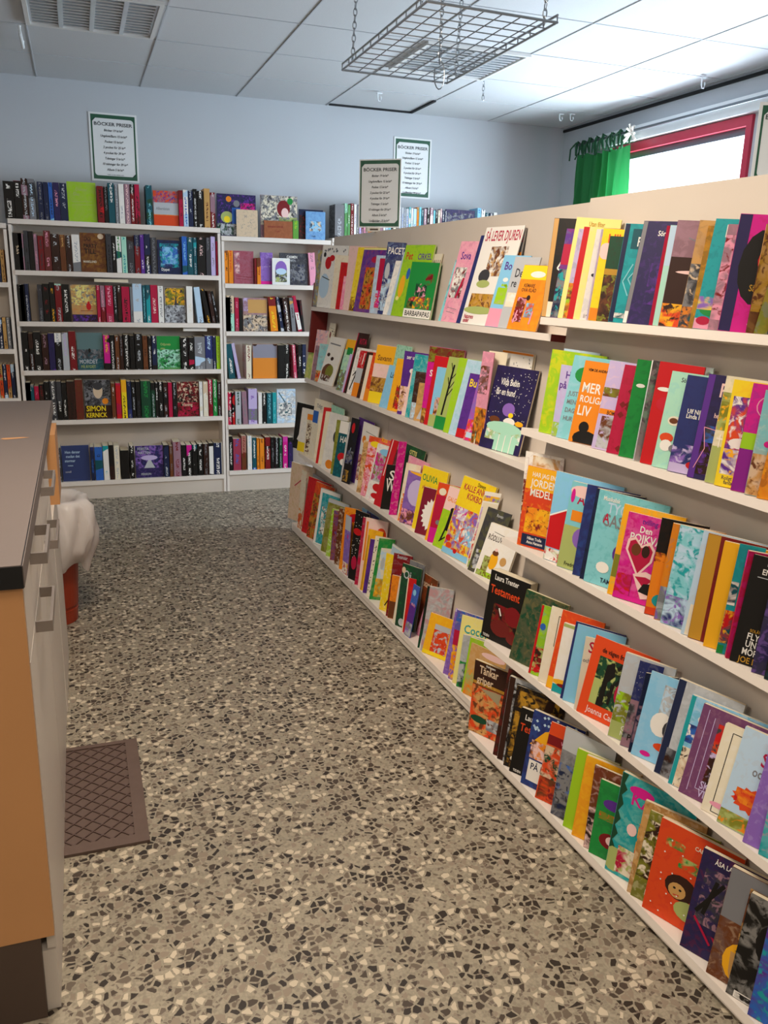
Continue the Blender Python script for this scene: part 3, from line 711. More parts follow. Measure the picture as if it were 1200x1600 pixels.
def do_row(row, text):
    global NBOOK
    U = UN if row[0] == 'N' else UF; v = ROWV[row]; ox = oy = 0; sc = 1; PLACED.clear(); ITEMS = []
    for line in text.strip().split('\n'):
        line = line.strip()
        if not line: continue
        if line[0] == '@': ox, oy, sc = map(float, line[1:].split()); continue
        f = [q.strip() for q in line.split('|')]
        xb, xt, yt = map(float, f[0].split()); xb, xt, yt = ox+xb/sc, ox+xt/sc, oy+yt/sc
        cols = f[1].split(); desc = f[2]; opt = dict(q.split('=') for q in f[3].split()) if len(f) > 3 and f[3] else {}; spec = f[4] if len(f) > 4 else ''
        wb = D - .002 - float(opt.get('b', 0)); u, du, wb, wt, hgt = geo(U, v, wb, xb, xt, yt, .028 if 'b' in opt and 'th' in opt else .012)
        wd = float(opt.get('w', min(.235, hgt*.70))); t = float(opt.get('t', .010 if row[0] == 'F' else .013))
        ITEMS.append(dict(xt=xt, yt=yt, xb=xb, u=u, du=du, wb=wb, wt=wt, hgt=hgt, wd=wd, t=t, cols=cols, desc=desc, opt=opt, spec=spec))
    fr = sorted([q['u'] for q in ITEMS if not float(q['opt'].get('b', 0))])
    for q in ITEMS:
        far = [x for x in fr if x > q['u']+.0005]
        if far and 'th' not in q['opt'] and not float(q['opt'].get('b', 0)):
            th0 = math.asin(min(.97, max(.05, (q['wt']-.014)/q['wd']))); q['t'] = max(.003, min(q['t'], (far[0]-q['u'])*math.sin(th0)*.8))
    ITEMS.sort(key=lambda q: (0 if 'th' in q['opt'] else 2 if float(q['opt'].get('b', 0)) else 1, q['u']))
    for q in ITEMS:
        if q['desc'] is None: continue
        u, du, wb, wt, hgt, wd, t, cols, desc, opt, spec = (q[k] for k in ('u', 'du', 'wb', 'wt', 'hgt', 'wd', 't', 'cols', 'desc', 'opt', 'spec'))
        wd0 = wd; wb0 = wb
        best = None; isb = float(opt.get('b', 0)) > 0
        for off in ((0, .01, .02, .03, .04, .05, .06, -.01) if isb else (0,)):
            if off:
                if wb0 - off < .022: continue
                u, du, wb, wt, hgt = geo(U, v, wb0-off, q['xb'], q['xt'], q['yt'], .028 if 'th' in opt else .012)
            dw = wt-wb; keepb = best; best = None
            def quads(th, wd_, t_):
                c, s_ = math.cos(th), math.sin(th); out = []
                for hv in (0, .25*hgt, .5*hgt, .75*hgt, hgt):
                    k = hv/hgt; o2 = (u+du*k, wb+dw*k)
                    P_ = [(0, 0), (-wd_*c, -wd_*s_), (-wd_*c+t_*s_, -wd_*s_-t_*c), (t_*s_, -t_*c)]
                    out.append((hv, [(o2[0]+x, o2[1]+y) for x, y in P_]))
                return out
            def ok(Q):
                if min(p[1] for _, q in Q for p in q) < .003: return 9
                for B_ in PLACED:
                    if 'th' not in opt:
                        for k in (0, 1):
                            A0, A1 = Q[4*k][1][0], Q[4*k][1][1]; k2 = min(1, Q[4*k][0]/B_['h']); cu, cw = B_['q'][0][0]+B_['du']*k2, B_['q'][0][1]+B_['dw']*k2
                            if A1[0] < cu-.001 < A0[0]-.001 and A0[1]+(A1[1]-A0[1])*(A0[0]-cu)/(A0[0]-A1[0]) > cw: return 1
                    for hv, q in Q:
                        if hv > B_['h']: continue
                        k = hv/B_['h']; r = [(x+B_['du']*k, y+B_['dw']*k) for x, y in B_['q']]
                        if hit(q, r): return 1
                return 0
            nat = math.asin(min(.97, max(.05, (wt-.014)/wd)))
            cand = [math.radians(float(opt['th']))] if 'th' in opt else []
            cand += [nat+math.radians(x) for x in (0, -2, -4, 3, -6, -9, 6, -12, 10, -16, -20, 16, -25, 22, -30, 30, 38, 46) if 0.02 < nat+math.radians(x) < 1.5]
            steps = ((t, 1), (t*.7, 1), (.0045, 1), (t*.8, .8), (.0045, .8), (.006, .62), (.004, .62), (.005, .45), (.003, .3))
            for cs in (cand[:12], cand[12:]):
                for (tt, wf) in steps:
                    for th in cs:
                        Q = quads(th, wd*wf, min(t, tt))
                        if ok(Q) == 0: best = (th, wd*wf, min(t, tt), Q); break
                    if best: break
                if best: break
            if best is None or (keepb and keepb[1] >= best[1]): best = keepb
            elif best: best = best + ((u, du, wb, wt, hgt, dw),) if len(best) == 4 else best
            if best and best[1] > wd*.6: break
        if best and len(best) == 5: (u, du, wb, wt, hgt, dw) = best[4]; best = best[:4]
        if not best: Q = quads(min(nat, .12), wd*.3, .003); best = (min(nat, .12), wd*.3, .003, Q); print('no room', row, desc)
        th, wd, t, Q = best
        if wd < wd0*.5: print('narrowed', row, desc, round(wd, 3), round(t, 4), round(math.degrees(th)))
        PLACED.append(dict(q=Q[0][1], du=du, dw=dw, h=hgt))
        lift = .0012
        o0 = U.P(u, v+lift, wb); e_z = U.P(u+du, v+lift+hgt, wt)-o0; hh = np.linalg.norm(e_z); e_z = e_z/hh
        e_x = -U.a*math.cos(th) - U.w*math.sin(th)
        e_y = U.a*math.sin(th)-U.w*math.cos(th)
        lab = desc + ', ' + WHERE[row]
        make_book(o0, e_x, e_y, e_z, wd, hh, t, cols, unique(lab), 'children\'s books on the '+WHERE[row], spec, opt.get('s'), 'hc' in opt, kx=float(opt.get('k', 1)))
        NBOOK += 1
do_row('F1', '''
@480 360 6
50 102 185|MG Y PB|thin grey-blue book with yellow foot, leftmost
88 150 140|W W LG|large white book with red and black figures||e .28 .72 .12 .1 R;e .12 .85 .05 .04 K;e .42 .8 .1 .05 R;e .2 .35 .2 .2 PB;l K .02 .1 .5 .4 .45;d .1 .9 .9 .95 14 .03 MG
215 265 230|C C BG|narrow cream book beside a bright red one|w=.13
262 318 300|R R DR|plain bright red book|w=.12
300 345 430|P MA PK|small thin pink book|w=.09
332 400 148|PK PK BG|large pale beige-pink book|b=.01
385 480 160|Y PY GO|yellow book with ochre foot||g 0 0 1 .22 GO BR Y
430 537 165|PU MV OR|purple book with an orange and gold picture||g .2 .05 1 .7 OR GO DB;e .5 .82 .14 .05 CR;r 0 .97 1 1 PY
580 652 235|PB CR MG|crimson book with grey-blue margin||r .14 .25 .5 .95 CR;g .14 .1 .5 .4 MA OR PB
655 757 110|NV MG PB|blue artist book with a painted white face||t .08 .84 .1 .8 W PACET;e .2 .6 .13 .12 LG;g .0 .05 .6 .5 PB NV LG
705 832 285|W W LG|thin white book with grey edge|w=.11
748 905 205|PB LG LG|pale grey-blue book with white top
780 930 140|L L G|lime green book with red and purple title||t .08 .8 .11 .9 R Pet;t .5 .8 .09 .9 PU CIRKEL;e .16 .42 .1 .16 YO;e .3 .6 .06 .08 B;e .1 .25 .06 .03 PY
@660 340 5.4545
-40 100 312|C C C|cream book with small red-brown title|b=.07 w=.1|t .15 .8 .12 .8 BR ALLI
@480 360 6
890 985 295|G G G|dark green book with white title band at its foot|th=22 w=.165 t=.012|r 0 0 1 .16 W;t .06 .035 .1 .82 K BARBAPAPAS;g .12 .17 .9 .38 G CR YO;g .3 .38 .7 .62 G DG P;g .6 .6 .92 .8 G DR G;g .08 .17 .3 .3 DG OL K
@660 340 5.4545
132 285 360|A A K|narrow teal and black book|w=.06
155 335 205|P PK MV|pink book with purple lettering||t .12 .78 .1 .8 PU Sova;g .05 .3 .45 .68 MG W DR;l CR .07 .3 .3 .42 .55;l MG .01 .1 .18 .45 .16;l MG .01 .1 .13 .4 .11
285 502 155|NV NV IN|thin dark blue book|w=.10 t=.02
320 550 88|W W W|tall white book with deer drawings and red title||t .05 .86 .11 .7 CR SÅ LEVER DJUREN;g .3 .5 .75 .8 BR W TN;e .3 .5 .15 .07 DK;e .33 .42 .18 .04 GR;g .1 .16 .8 .32 TN GO BR;e .4 .15 .4 .04 GR;t .06 .06 .05 .7 CR Naturens;t .06 .02 .05 .7 CR under
600 762 95|MG MG MG|large grey book with an orange title band|b=.06 w=.19|r 0 .5 1 .76 O;t .06 .62 .1 .72 DB Bilar, båtar, tåg;t .25 .52 .1 .72 DB & flyg;e .07 .88 .06 .05 W;t .6 .86 .08 .7 CR DAGG
530 702 322|SB SB SB|sky blue book with green grapes|th=20 w=.12 t=.005|t .12 .8 .12 .8 PU Bo;d .15 .4 .55 .6 26 .05 L;g .1 .32 .5 .55 L GR L;r 0 0 .6 .26 P;e .3 .66 .1 .03 W
640 795 335|LG LG LG|light grey book with italic title|th=20 w=.11 t=.005|t .15 .72 .13 .7 DK De;t .1 .58 .12 .7 DK re;g .05 .3 .4 .5 C W C
715 872 405|O YO O|orange book with three drawn figures|th=20 w=.125 t=.008|r 0 .78 1 1 Y;e .55 .86 .25 .05 W;t .18 .66 .06 .75 BR KEMARE;t .14 .59 .06 .75 BR OVA KLÄD;g .1 .12 .4 .5 DR BR P;g .45 .2 .7 .42 MG SB OR;l P .04 .15 .1 .2 .3;l P .04 .7 .1 .72 .3;e .45 .5 .06 .04 DB
''')
do_row('F2', '''
@460 490 6
92 150 282|GR PY L|thin yellow-green book, leftmost
150 215 150|PK P B|peach and blue book with maroon edge|b=.01
152 200 300|MV DB MG|thin brown-mauve book|w=.1
187 240 282|A C OR|pale aqua book with orange foot||g 0 0 1 .3 OR TN BR
240 337 88|C W C|tall cream book with dark and red animals|b=.02|d .05 .82 .95 .88 5 .07 DB;e .35 .8 .12 .05 DR;l MG .03 .1 .92 .9 .9
215 345 215|W C W|white book with a large brown elephant||l MG .04 .1 .86 .8 .84;e .2 .62 .1 .04 DB;e .5 .55 .1 .04 DB;e .42 .26 .36 .18 BR;e .55 .28 .25 .14 OL;g .1 .06 .7 .2 DB BR W;r 0 0 1 .07 W
385 500 238|MN PY MG|pale green book with yellow top||r 0 .8 1 1 YO;r .15 .7 .5 .84 G;g 0 0 .5 .4 OL MG MN
440 522 380|LV LV LG|lilac-grey book||
455 602 180|DB DB K|dark brown book with red lettering||t .3 .82 .1 .9 CR RITA;r 0 0 .08 1 CR
485 592 318|W W K|white book with black twig strokes||l K .05 .1 .1 .4 .9;l K .04 .3 .2 .2 .5;l K .04 .1 .4 .45 .7;l K .05 .45 .0 .5 .95
530 620 345|R R W|red book with orange foot||r 0 0 1 .3 O;r 0 .3 1 .62 LG;l W .05 .25 .7 .3 .95
580 682 362|DB DB BR|thin dark brown book|w=.1
610 702 390|C PK C|thin cream-pink book|w=.11
640 742 365|OR R YO|orange-red book||r 0 0 1 .25 O
683 780 290|PK C BG|book with yellow top over a savanna||r 0 .68 1 1 YO;t .12 .74 .1 .8 BR Savann;g 0 .2 1 .45 GO BR TN;r 0 0 1 .2 Y
850 960 290|MN MN G|tall mint green book|b=.056 th=3 w=.16 t=.005
790 892 482|SB SB PB|light blue book with navy lettering||t .2 .72 .14 .8 N Lisa;g .5 .2 1 .4 OR R SB
865 967 420|YO O YO|golden orange book with a red-brown figure||g .2 .05 .8 .5 BR R YO;e .5 .62 .12 .1 DB
960 1036 350|PU IN PU|purple book with a white and red bird||t .1 .88 .07 .8 W ser ut;e .45 .66 .12 .06 R;e .35 .7 .1 .04 W;g 0 .05 .8 .45 TN PK BR
@640 520 6
-45 55 200|T A MN|teal green book with pale bottom
-80 20 345|PK C BG|pale pinkish book
-5 60 362|DB BR MG|book showing long dark brown hair||g 0 0 1 .35 MG LG PB
35 92 470|TN DB TN|orange-tan book with a white triangle||p LG .1 .05 .5 .05 .4 .45 .3 .45
95 190 125|MA MA PU|magenta book with a patterned brown top||g 0 .8 1 1 BR OL DR;t .1 .62 .09 .9 W Sn;g 0 0 .5 .2 GO BR TN
130 242 215|R R CR|red book with white italic letter||t .6 .8 .14 .8 W Al
165 262 320|SB A SB|sky blue book with a spotted orange giraffe||g .1 .1 .4 .5 O SB BR;r .4 .8 .8 .88 CR;e .4 .68 .12 .07 V;r 0 0 1 .2 GR
220 372 225|GR L L|green book with a bare black tree|k=0.5|l K .05 .3 .2 .42 .9;l K .02 .36 .55 .7 .72;l K .02 .4 .7 .8 .86;l K .02 .42 .8 .25 .92;l K .02 .34 .45 .6 .58;l K .02 .38 .6 .22 .72;r 0 0 1 .18 G
310 470 235|L L GR|plain yellow-green book with tiny white birds||d .2 .05 .9 .9 4 .05 W
360 545 250|PB A PB|pale blue book with aqua top
425 568 380|PU PU IN|deep purple book with a yellow letter|k=0.6|t .1 .8 .13 .9 Y Bus;r 0 0 1 .14 R
500 645 440|V MA V|violet book with pink foot and a small house||g 0 0 1 .35 P OR MA;r .1 .05 .6 .14 PB
570 690 175|P MV BR|tall pink and brown book with autumn leaves||g 0 0 1 .4 O BR GO;g 0 .55 .8 .85 BR MV P
598 747 170|C C C|cream book with green lower half||g 0 .05 1 .45 G MN DG
625 797 186|K K DR|black book with red spots|b=.012 w=.1||d .1 .5 .9 .9 9 .07 R
735 872 160|W W C|white book with orange top edge and grey dots|b=.068 w=.19 th=4|r 0 .975 1 1 O;d .05 .86 .98 .95 16 .015 MG;t .1 .74 .09 .55 DK Pannkakstårtan;l MG .006 .1 .72 .95 .72
645 828 300|IN K IN|large starry night book with handwritten white title|th=15 w=.20 t=.010|d .02 .35 .98 .97 90 .009 W;t .18 .78 .085 .62 W Vilda Bebin;t .12 .66 .085 .62 W får en hund;e .52 .5 .15 .08 V;e .6 .44 .06 .03 Y;e .6 .36 .14 .05 W;e .24 .36 .13 .04 BR;e .84 .36 .1 .03 YO;g .1 .12 .95 .3 GR MN W;e .5 .28 .42 .07 MN;r .35 0 .88 .2 MN;l W .02 .45 0 .45 .2;l W .02 .6 0 .6 .2;l W .02 .75 0 .75 .2
''')
do_row('F3', '''
@450 600 6.667
45 97 188|K DK K|black book with a white curl, leftmost||l W .06 .2 .2 .4 .5;l W .05 .4 .5 .6 .7
90 150 247|W C LG|white book with yellow foot||r 0 0 1 .22 Y
160 206 310|C BR C|cream book with brown animals and orange title||r 0 .86 1 1 O;g .05 .1 .95 .78 BR C DB
205 285 150|C W BG|tall cream book with faint grey title|b=.02|t .15 .86 .07 .8 MG Tidigt;r 0 .6 .3 .8 B
262 330 300|C C BG|thin cream book|w=.11
285 375 240|C C W|cream book with bright red frame||r 0 0 .22 1 R;r 0 .93 1 1 R
342 440 292|W LG W|white-grey book with dark blue mark||e .5 .6 .12 .1 DK;e .4 .1 .2 .08 O
405 456 215|MN MN T|large mint green book|b=.056 th=3 w=.19 t=.005|t .1 .86 .05 .8 G Lilla huset;g .0 .1 .35 .6 V OL MN
440 510 375|OL GR OL|thin olive green book|w=.1
460 550 380|DT DT T|dark teal book with white top||r 0 .78 1 1 W;t .1 .62 .12 .8 W HAJ;e .3 .36 .2 .08 R;e .4 .28 .16 .06 W
543 640 400|LG W LG|thin white book|w=.08
555 667 350|K N K|black book with blue swirls and red figure||e .4 .85 .2 .08 R;l PB .05 .2 .3 .5 .55;g .1 .3 .9 .5 NV MG K;g .1 .02 .7 .2 DK GO K
650 742 345|PU PU IN|large purple book|b=.056 th=3 w=.2 t=.005
690 790 392|W W C|white book with a thin black line|b=.045 th=3 w=.19 t=.005|l K .012 .25 .87 .98 .85;e .2 .74 .12 .06 O;g 0 .1 .3 .5 CR C BR
710 790 590|TN C DB|narrow tan and brown book|w=.1
752 850 540|OR P O|red-orange flowered book with yellow oval||g 0 0 1 .9 P OR PK;e .3 .88 .22 .05 Y;t .5 .95 .08 .8 YO Rita
800 938 620|W LG MA|white book with a magenta and green bouquet||g .05 .35 .7 .85 MA LG OL;e .45 .88 .3 .06 SB;e .4 .25 .2 .07 R;e .4 .1 .2 .05 R
890 1078 575|R CR R|red book with a diagonal pale stripe||l PK .12 .25 .45 .3 1
960 1030 840|K K K|black book with huge white lettering|w=.17|t .2 .42 .3 .9 W W;t .35 .66 .24 .9 W S
1050 1160 600|MA MA P|thin magenta book|w=.12
@600 680 5.4545
55 202 80|DG G DG|large dark green book with pale yellow title|b=.056 th=3 w=.2 t=.005|t .28 .88 .07 .9 PY OTTIS
105 192 235|C O C|narrow cream book with orange flame shape||g .1 .0 .9 .5 O OR C
120 215 170|P P PK|large pink book|b=.044 th=3 w=.2 t=.004
128 210 300|V NV MV|violet-blue book with yellow top corner||e .55 1 .5 .06 YO;e .4 .62 .3 .25 LV;g 0 0 1 .28 BR P PU;e .8 .06 .2 .08 W
235 337 257|Y Y YO|yellow book with big green title|b=.02 w=.2|t .05 .78 .11 .8 G OLIVIA;t .12 .66 .06 .8 CR på sjukhuset
258 342 440|MV DR CR|burgundy book with a white sun burst|k=0.8|r 0 0 1 1 7A1830;z .62 .45 .5 .36 18 W;e .7 .6 .1 .02 K;e .75 .25 .14 .06 R
345 452 470|YO YO O|thin golden yellow book|w=.1
365 468 402|CR R CR|crimson book with round white badge||r 0 .8 1 1 OR;e .25 .86 .16 .06 C;e .3 .35 .1 .04 MG;r 0 0 1 .25 MA
410 562 430|L L Y|lime book with a stretched black cat|k=0.7|r 0 .62 1 1 PK;t .08 .76 .08 .8 O GALG;l K .13 .45 .3 .5 .65;l K .05 .3 .12 .4 .34;e .5 .64 .12 .04 K;l K .03 .25 .1 .5 .2
485 685 345|Y Y YO|big yellow comic cookbook with red title|w=.21 k=0.95|t .1 .84 .085 .8 CR KALLE ANKAS;t .28 .74 .085 .8 CR KOKBOK;t .5 .93 .05 .8 K Disneys;g .02 .05 .95 .62 V Y OR;g .3 .2 .9 .45 SB OR W;r 0 0 1 .08 SB;e .18 .12 .1 .035 OR;e .1 .2 .08 .04 R;e .42 .08 .06 .03 R;g .15 .46 .45 .62 LV W MA
690 862 480|W C W|white book with coloured flowers along the top|w=.2|g .02 .88 .98 .95 GR YO V;r .06 .1 .98 .86 C;g .04 .1 .14 .8 LV OR W;g .1 .02 .4 .12 GR L W
710 890 612|DK OL DK|dark olive book with pale oval|w=.19|t .45 .9 .05 .8 LG Rovan;e .6 .72 .2 .05 MG;g .1 .05 .5 .35 DK LG OL
762 915 745|W W C|white fairy tale book with figure in yellow|w=.15|t .06 .7 .11 .62 DB RÖDLUVAN;l K .012 .2 .86 .6 .83;e .45 .35 .14 .16 YO;e .45 .5 .1 .05 BR;g .15 .12 .35 .4 GR OL BR;e .75 .4 .1 .08 TN;g .05 .02 .95 .12 L GR BR;e .45 .56 .05 .03 PK;e .7 .18 .12 .06 BR
''')
do_row('F4', '''
@440 690 6.667
62 112 150|BG PK TN|tall beige-pink book at the far end||l CR .03 .2 .6 .5 .75;l CR .03 .5 .5 .7 .8
135 202 182|TN C OR|tan book with orange-brown title|b=.012|r 0 .88 1 1 GO;t .15 .9 .06 .8 DB Afrika
162 212 292|C C OR|cream book with orange lower half||g 0 0 1 .35 OR C O
205 285 362|R R DR|thin red book||
238 326 330|MV MG LG|grey-mauve book with pale top|b=.056 th=3 w=.19 t=.005|r 0 .9 1 1 LG
256 362 415|OR O BR|orange book with yellow-brown side|w=.19|g 0 0 .4 .8 GO BR OR
325 412 482|T SB PB|blue picture book with white frame|w=.17|r 0 0 .12 1 W;r 0 .93 1 1 W;r 0 0 1 .03 W;g .2 .2 .9 .7 T W BR;r 0 .0 .0 .0 W
405 492 590|OL BG GR|olive beige book||r 0 .93 1 1 LG
458 530 700|L GR W|thin yellow-green book|w=.11
502 546 718|DR MV B|thin maroon and blue book|w=.1
545 602 692|BR DB C|brown book|w=.12
595 662 682|O YO R|orange book with a red cloud|w=.17|e .6 .85 .35 .07 R
628 672 760|V B LV|violet-blue book with grey top||r 0 .75 1 1 LG;e .6 .65 .1 .04 MA;g 0 0 1 .2 YO W R
690 775 710|K K K|black book with white dots||d 0 .2 1 .95 70 .025 W;e .3 .7 .3 .05 R;e .3 .25 .2 .1 CR
748 842 685|SB B PB|tall blue book fading to navy|b=.056 th=3 w=.21 t=.005|g .3 .3 1 1 NV N B
757 850 790|CR MG CR|thin crimson and grey book|w=.1
790 882 790|PK C PK|peach book with a red half circle|w=.2|e .75 .8 .22 .1 OR;l O .08 .1 .4 .1 .95
@540 800 7.5
165 272 198|YO Y GO|golden yellow book|w=.18|r .04 .0 .12 .9 GO
198 292 318|PU IN PU|thin dark purple book|w=.09
240 352 282|C C W|cream ring-bound book with black dots|w=.13|d .02 .05 .2 .97 22 .04 K
275 396 310|G GR G|green framed book with cream picture|w=.17|g .22 .12 .9 .85 C PB C;e .45 .6 .12 .1 LG;g .2 .05 .8 .35 YO GO GR
390 480 480|Y YO W|yellow book with black swirl and white||l K .04 .2 .1 .4 .3;l K .04 .4 .3 .7 .5;e .6 .15 .2 .1 W
412 547 372|PB LG PB|large pale grey-blue book|b=.05 th=3 w=.21 t=.005|r 0 .965 1 1 W;e .85 .93 .06 .03 DK
468 568 480|DR DR MV|dark maroon book with pink drawing|w=.2|l P .02 .2 .4 .5 .7;l P .02 .4 .3 .6 .8;t .2 .93 .06 .7 LG Svansar
490 547 740|O O BR|small orange book with brown foot|w=.12|r 0 0 .6 .4 BR
548 635 760|C C PK|thin cream book by the small orange one|w=.1
576 672 600|DG DK G|dark green book with pale round letters|w=.17|t .1 .78 .14 .8 LG Oj;e .3 .08 .15 .06 LG;e .1 .9 .1 .05 BG
655 732 772|R R OR|small red book with cream edge|w=.13|r 0 0 .12 1 C
640 757 560|MG N MG|grey-blue book behind the brown one|b=.025 w=.21
700 802 640|BR OR BR|red-brown book with pale script title|b=.056 th=3 w=.20 t=.005|e .05 .93 .05 .06 OR;t .3 .8 .12 .75 BG Alexander
680 800 842|B PU V|blue and violet storybook with grey foot|w=.17|r 0 .25 1 .62 PU;g 0 0 1 .27 LG MG V;t .25 .6 .06 .8 P Molly;e .4 .85 .25 .06 SB
840 962 870|K DG K|thin black book with green foot|w=.1|r 0 0 1 .3 DG
872 990 872|LG R MG|thin grey book with red blots|w=.1
@610 860 6.154
245 412 370|P CR PK|pink book with a red wavy top|b=.056 th=3 w=.17 t=.005|e .4 .88 .3 .06 CR
275 393 440|W W W|white book with thin black box line|w=.17|l K .01 .1 .83 .85 .83;l K .01 .1 .83 .1 .7;r .78 .0 .9 1 LV
503 630 558|V PU LV|purple book with lilac top|w=.21|r 0 .95 1 1 LV
300 392 598|YO YO Y|yellow book with a fox-red drawing, in front|th=30 w=.135 t=.006|r .25 .1 .8 .78 LG;g .25 .1 .8 .65 OR R LG;r 0 0 1 .1 Y
552 640 572|B CR YO|blue and crimson book with orange patches|w=.18|g 0 0 1 .5 O YO V;r 0 .5 1 .72 CR
592 692 622|PY PY C|pale yellow book with teal lettering|w=.2|t .12 .76 .13 .8 T Coco!
630 702 810|LG MG DG|grey and green book|w=.12|g 0 0 .4 .5 DG LG G
680 770 838|L L GR|lime green book|w=.17
692 782 888|TN BG TN|tan book with orange animals below|w=.19|e .55 .88 .28 .06 PK;g 0 0 .35 .5 O GR TN
''')
do_row('N1', '''
@850 330 6.667
-32 110 75|K DB K|black book with a tan edge and white cord||r 0 0 .1 1 TN;l W .03 .3 .6 .2 .5;l W .03 .2 .5 .32 .46;r .1 0 .9 .16 C
60 240 185|PU R MG|book fading from purple to slate||r 0 .6 .9 .83 CR;g 0 0 1 .55 MG N T
140 345 65|PY PY PY|large pale yellow book|w=.21|t .3 .92 .05 .6 GO Utan filter
190 366 185|LV LG G|lilac book with green and brown foot||g 0 0 .5 .4 O BR L
235 420 165|R R R|plain glossy red book
300 480 168|PY C PY|pale yellow book with grey marks||g .4 .1 .55 .8 PY MG PY
370 552 190|W W LG|white book with a sketched wolf||g .1 .02 .5 .12 W BR K;e .2 .5 .1 .02 DK
440 602 190|LV LG PK|thin pale lilac book|w=.1
455 622 185|Y Y YO|bright yellow book||t .1 .82 .14 .7 OR Ull;e .1 .76 .12 .09 PK;r 0 0 1 .14 O;l MG .03 .2 .3 .3 .4
540 690 262|DG DG DB|dark green book with brown roof||g 0 0 1 .6 BR DB OL;r 0 .55 1 .62 GO
665 855 132|T DT T|teal book with navy edge and glowing rings|w=.17 k=0.8|r 0 0 .1 1 N;r .18 .75 .95 .95 DT;t .3 .78 .1 .7 W FÖR;l A .02 .3 .28 .15 .42;l A .02 .15 .42 .3 .6;l A .02 .4 .34 .25 .45;l A .02 .25 .45 .4 .56;e .45 .45 .08 .06 K;g .1 .05 .8 .1 W DT DT
815 1045 105|IN IN PU|large indigo book with grey spine edge|w=.19|r 0 0 .08 1 MG;t .3 .86 .055 .8 W Sören Olsson;r 0 0 .07 .12 W;g .3 .2 .7 .6 PU IN IN;t .65 .2 .08 .8 GR gå
@1010 320 6.316
20 205 210|CR R CR|thin crimson book by the indigo one|w=.12
58 240 205|MN PB MN|mint and white book||r 0 .6 1 1 PB
112 312 155|MV DB MV|mauve book with dark wave and fire||r 0 0 1 .66 DB;g 0 0 1 .22 YO OR DB;e .5 .52 .4 .02 PK;l MG .015 .2 .84 .35 .8
305 530 155|TN MG DK|sandy book with a dark castle tower|k=0.6|g 0 .1 .6 .6 MG DK BG;r .6 .9 1 1 OR;g 0 0 .6 .2 DT O DK
410 612 210|GO BR O|ochre and brown book|w=.14
450 690 140|T T DT|teal book with white initial and pink foot|w=.17 k=0.8|t .2 .84 .12 .8 W D;r 0 0 1 .1 P;e .3 .18 .25 .06 G;g 0 .18 .9 .3 Y V T;e .15 .08 .12 .04 CR
600 812 195|MV P MV|mauve-pink book with dark tree shadows||g 0 .1 1 .9 MV P DR
700 932 90|MA MA CR|large magenta book with black round silhouette|w=.2 k=0.75|r 0 0 .22 1 IN;e .52 .56 .38 .32 K;e .62 .62 .16 .1 R;e .7 .62 .1 .07 C;t .4 .36 .06 .8 GO Så du;r .22 0 .9 .12 MA;t .5 .09 .05 .8 W JOS
980 1190 192|BR TN DB|tan and brown rocky book||g 0 .2 1 1 GO TN BR
1055 1260 600|OL GO MG|olive book near the right edge
1190 1390 180|N K DK|dark navy book at the right edge
''')
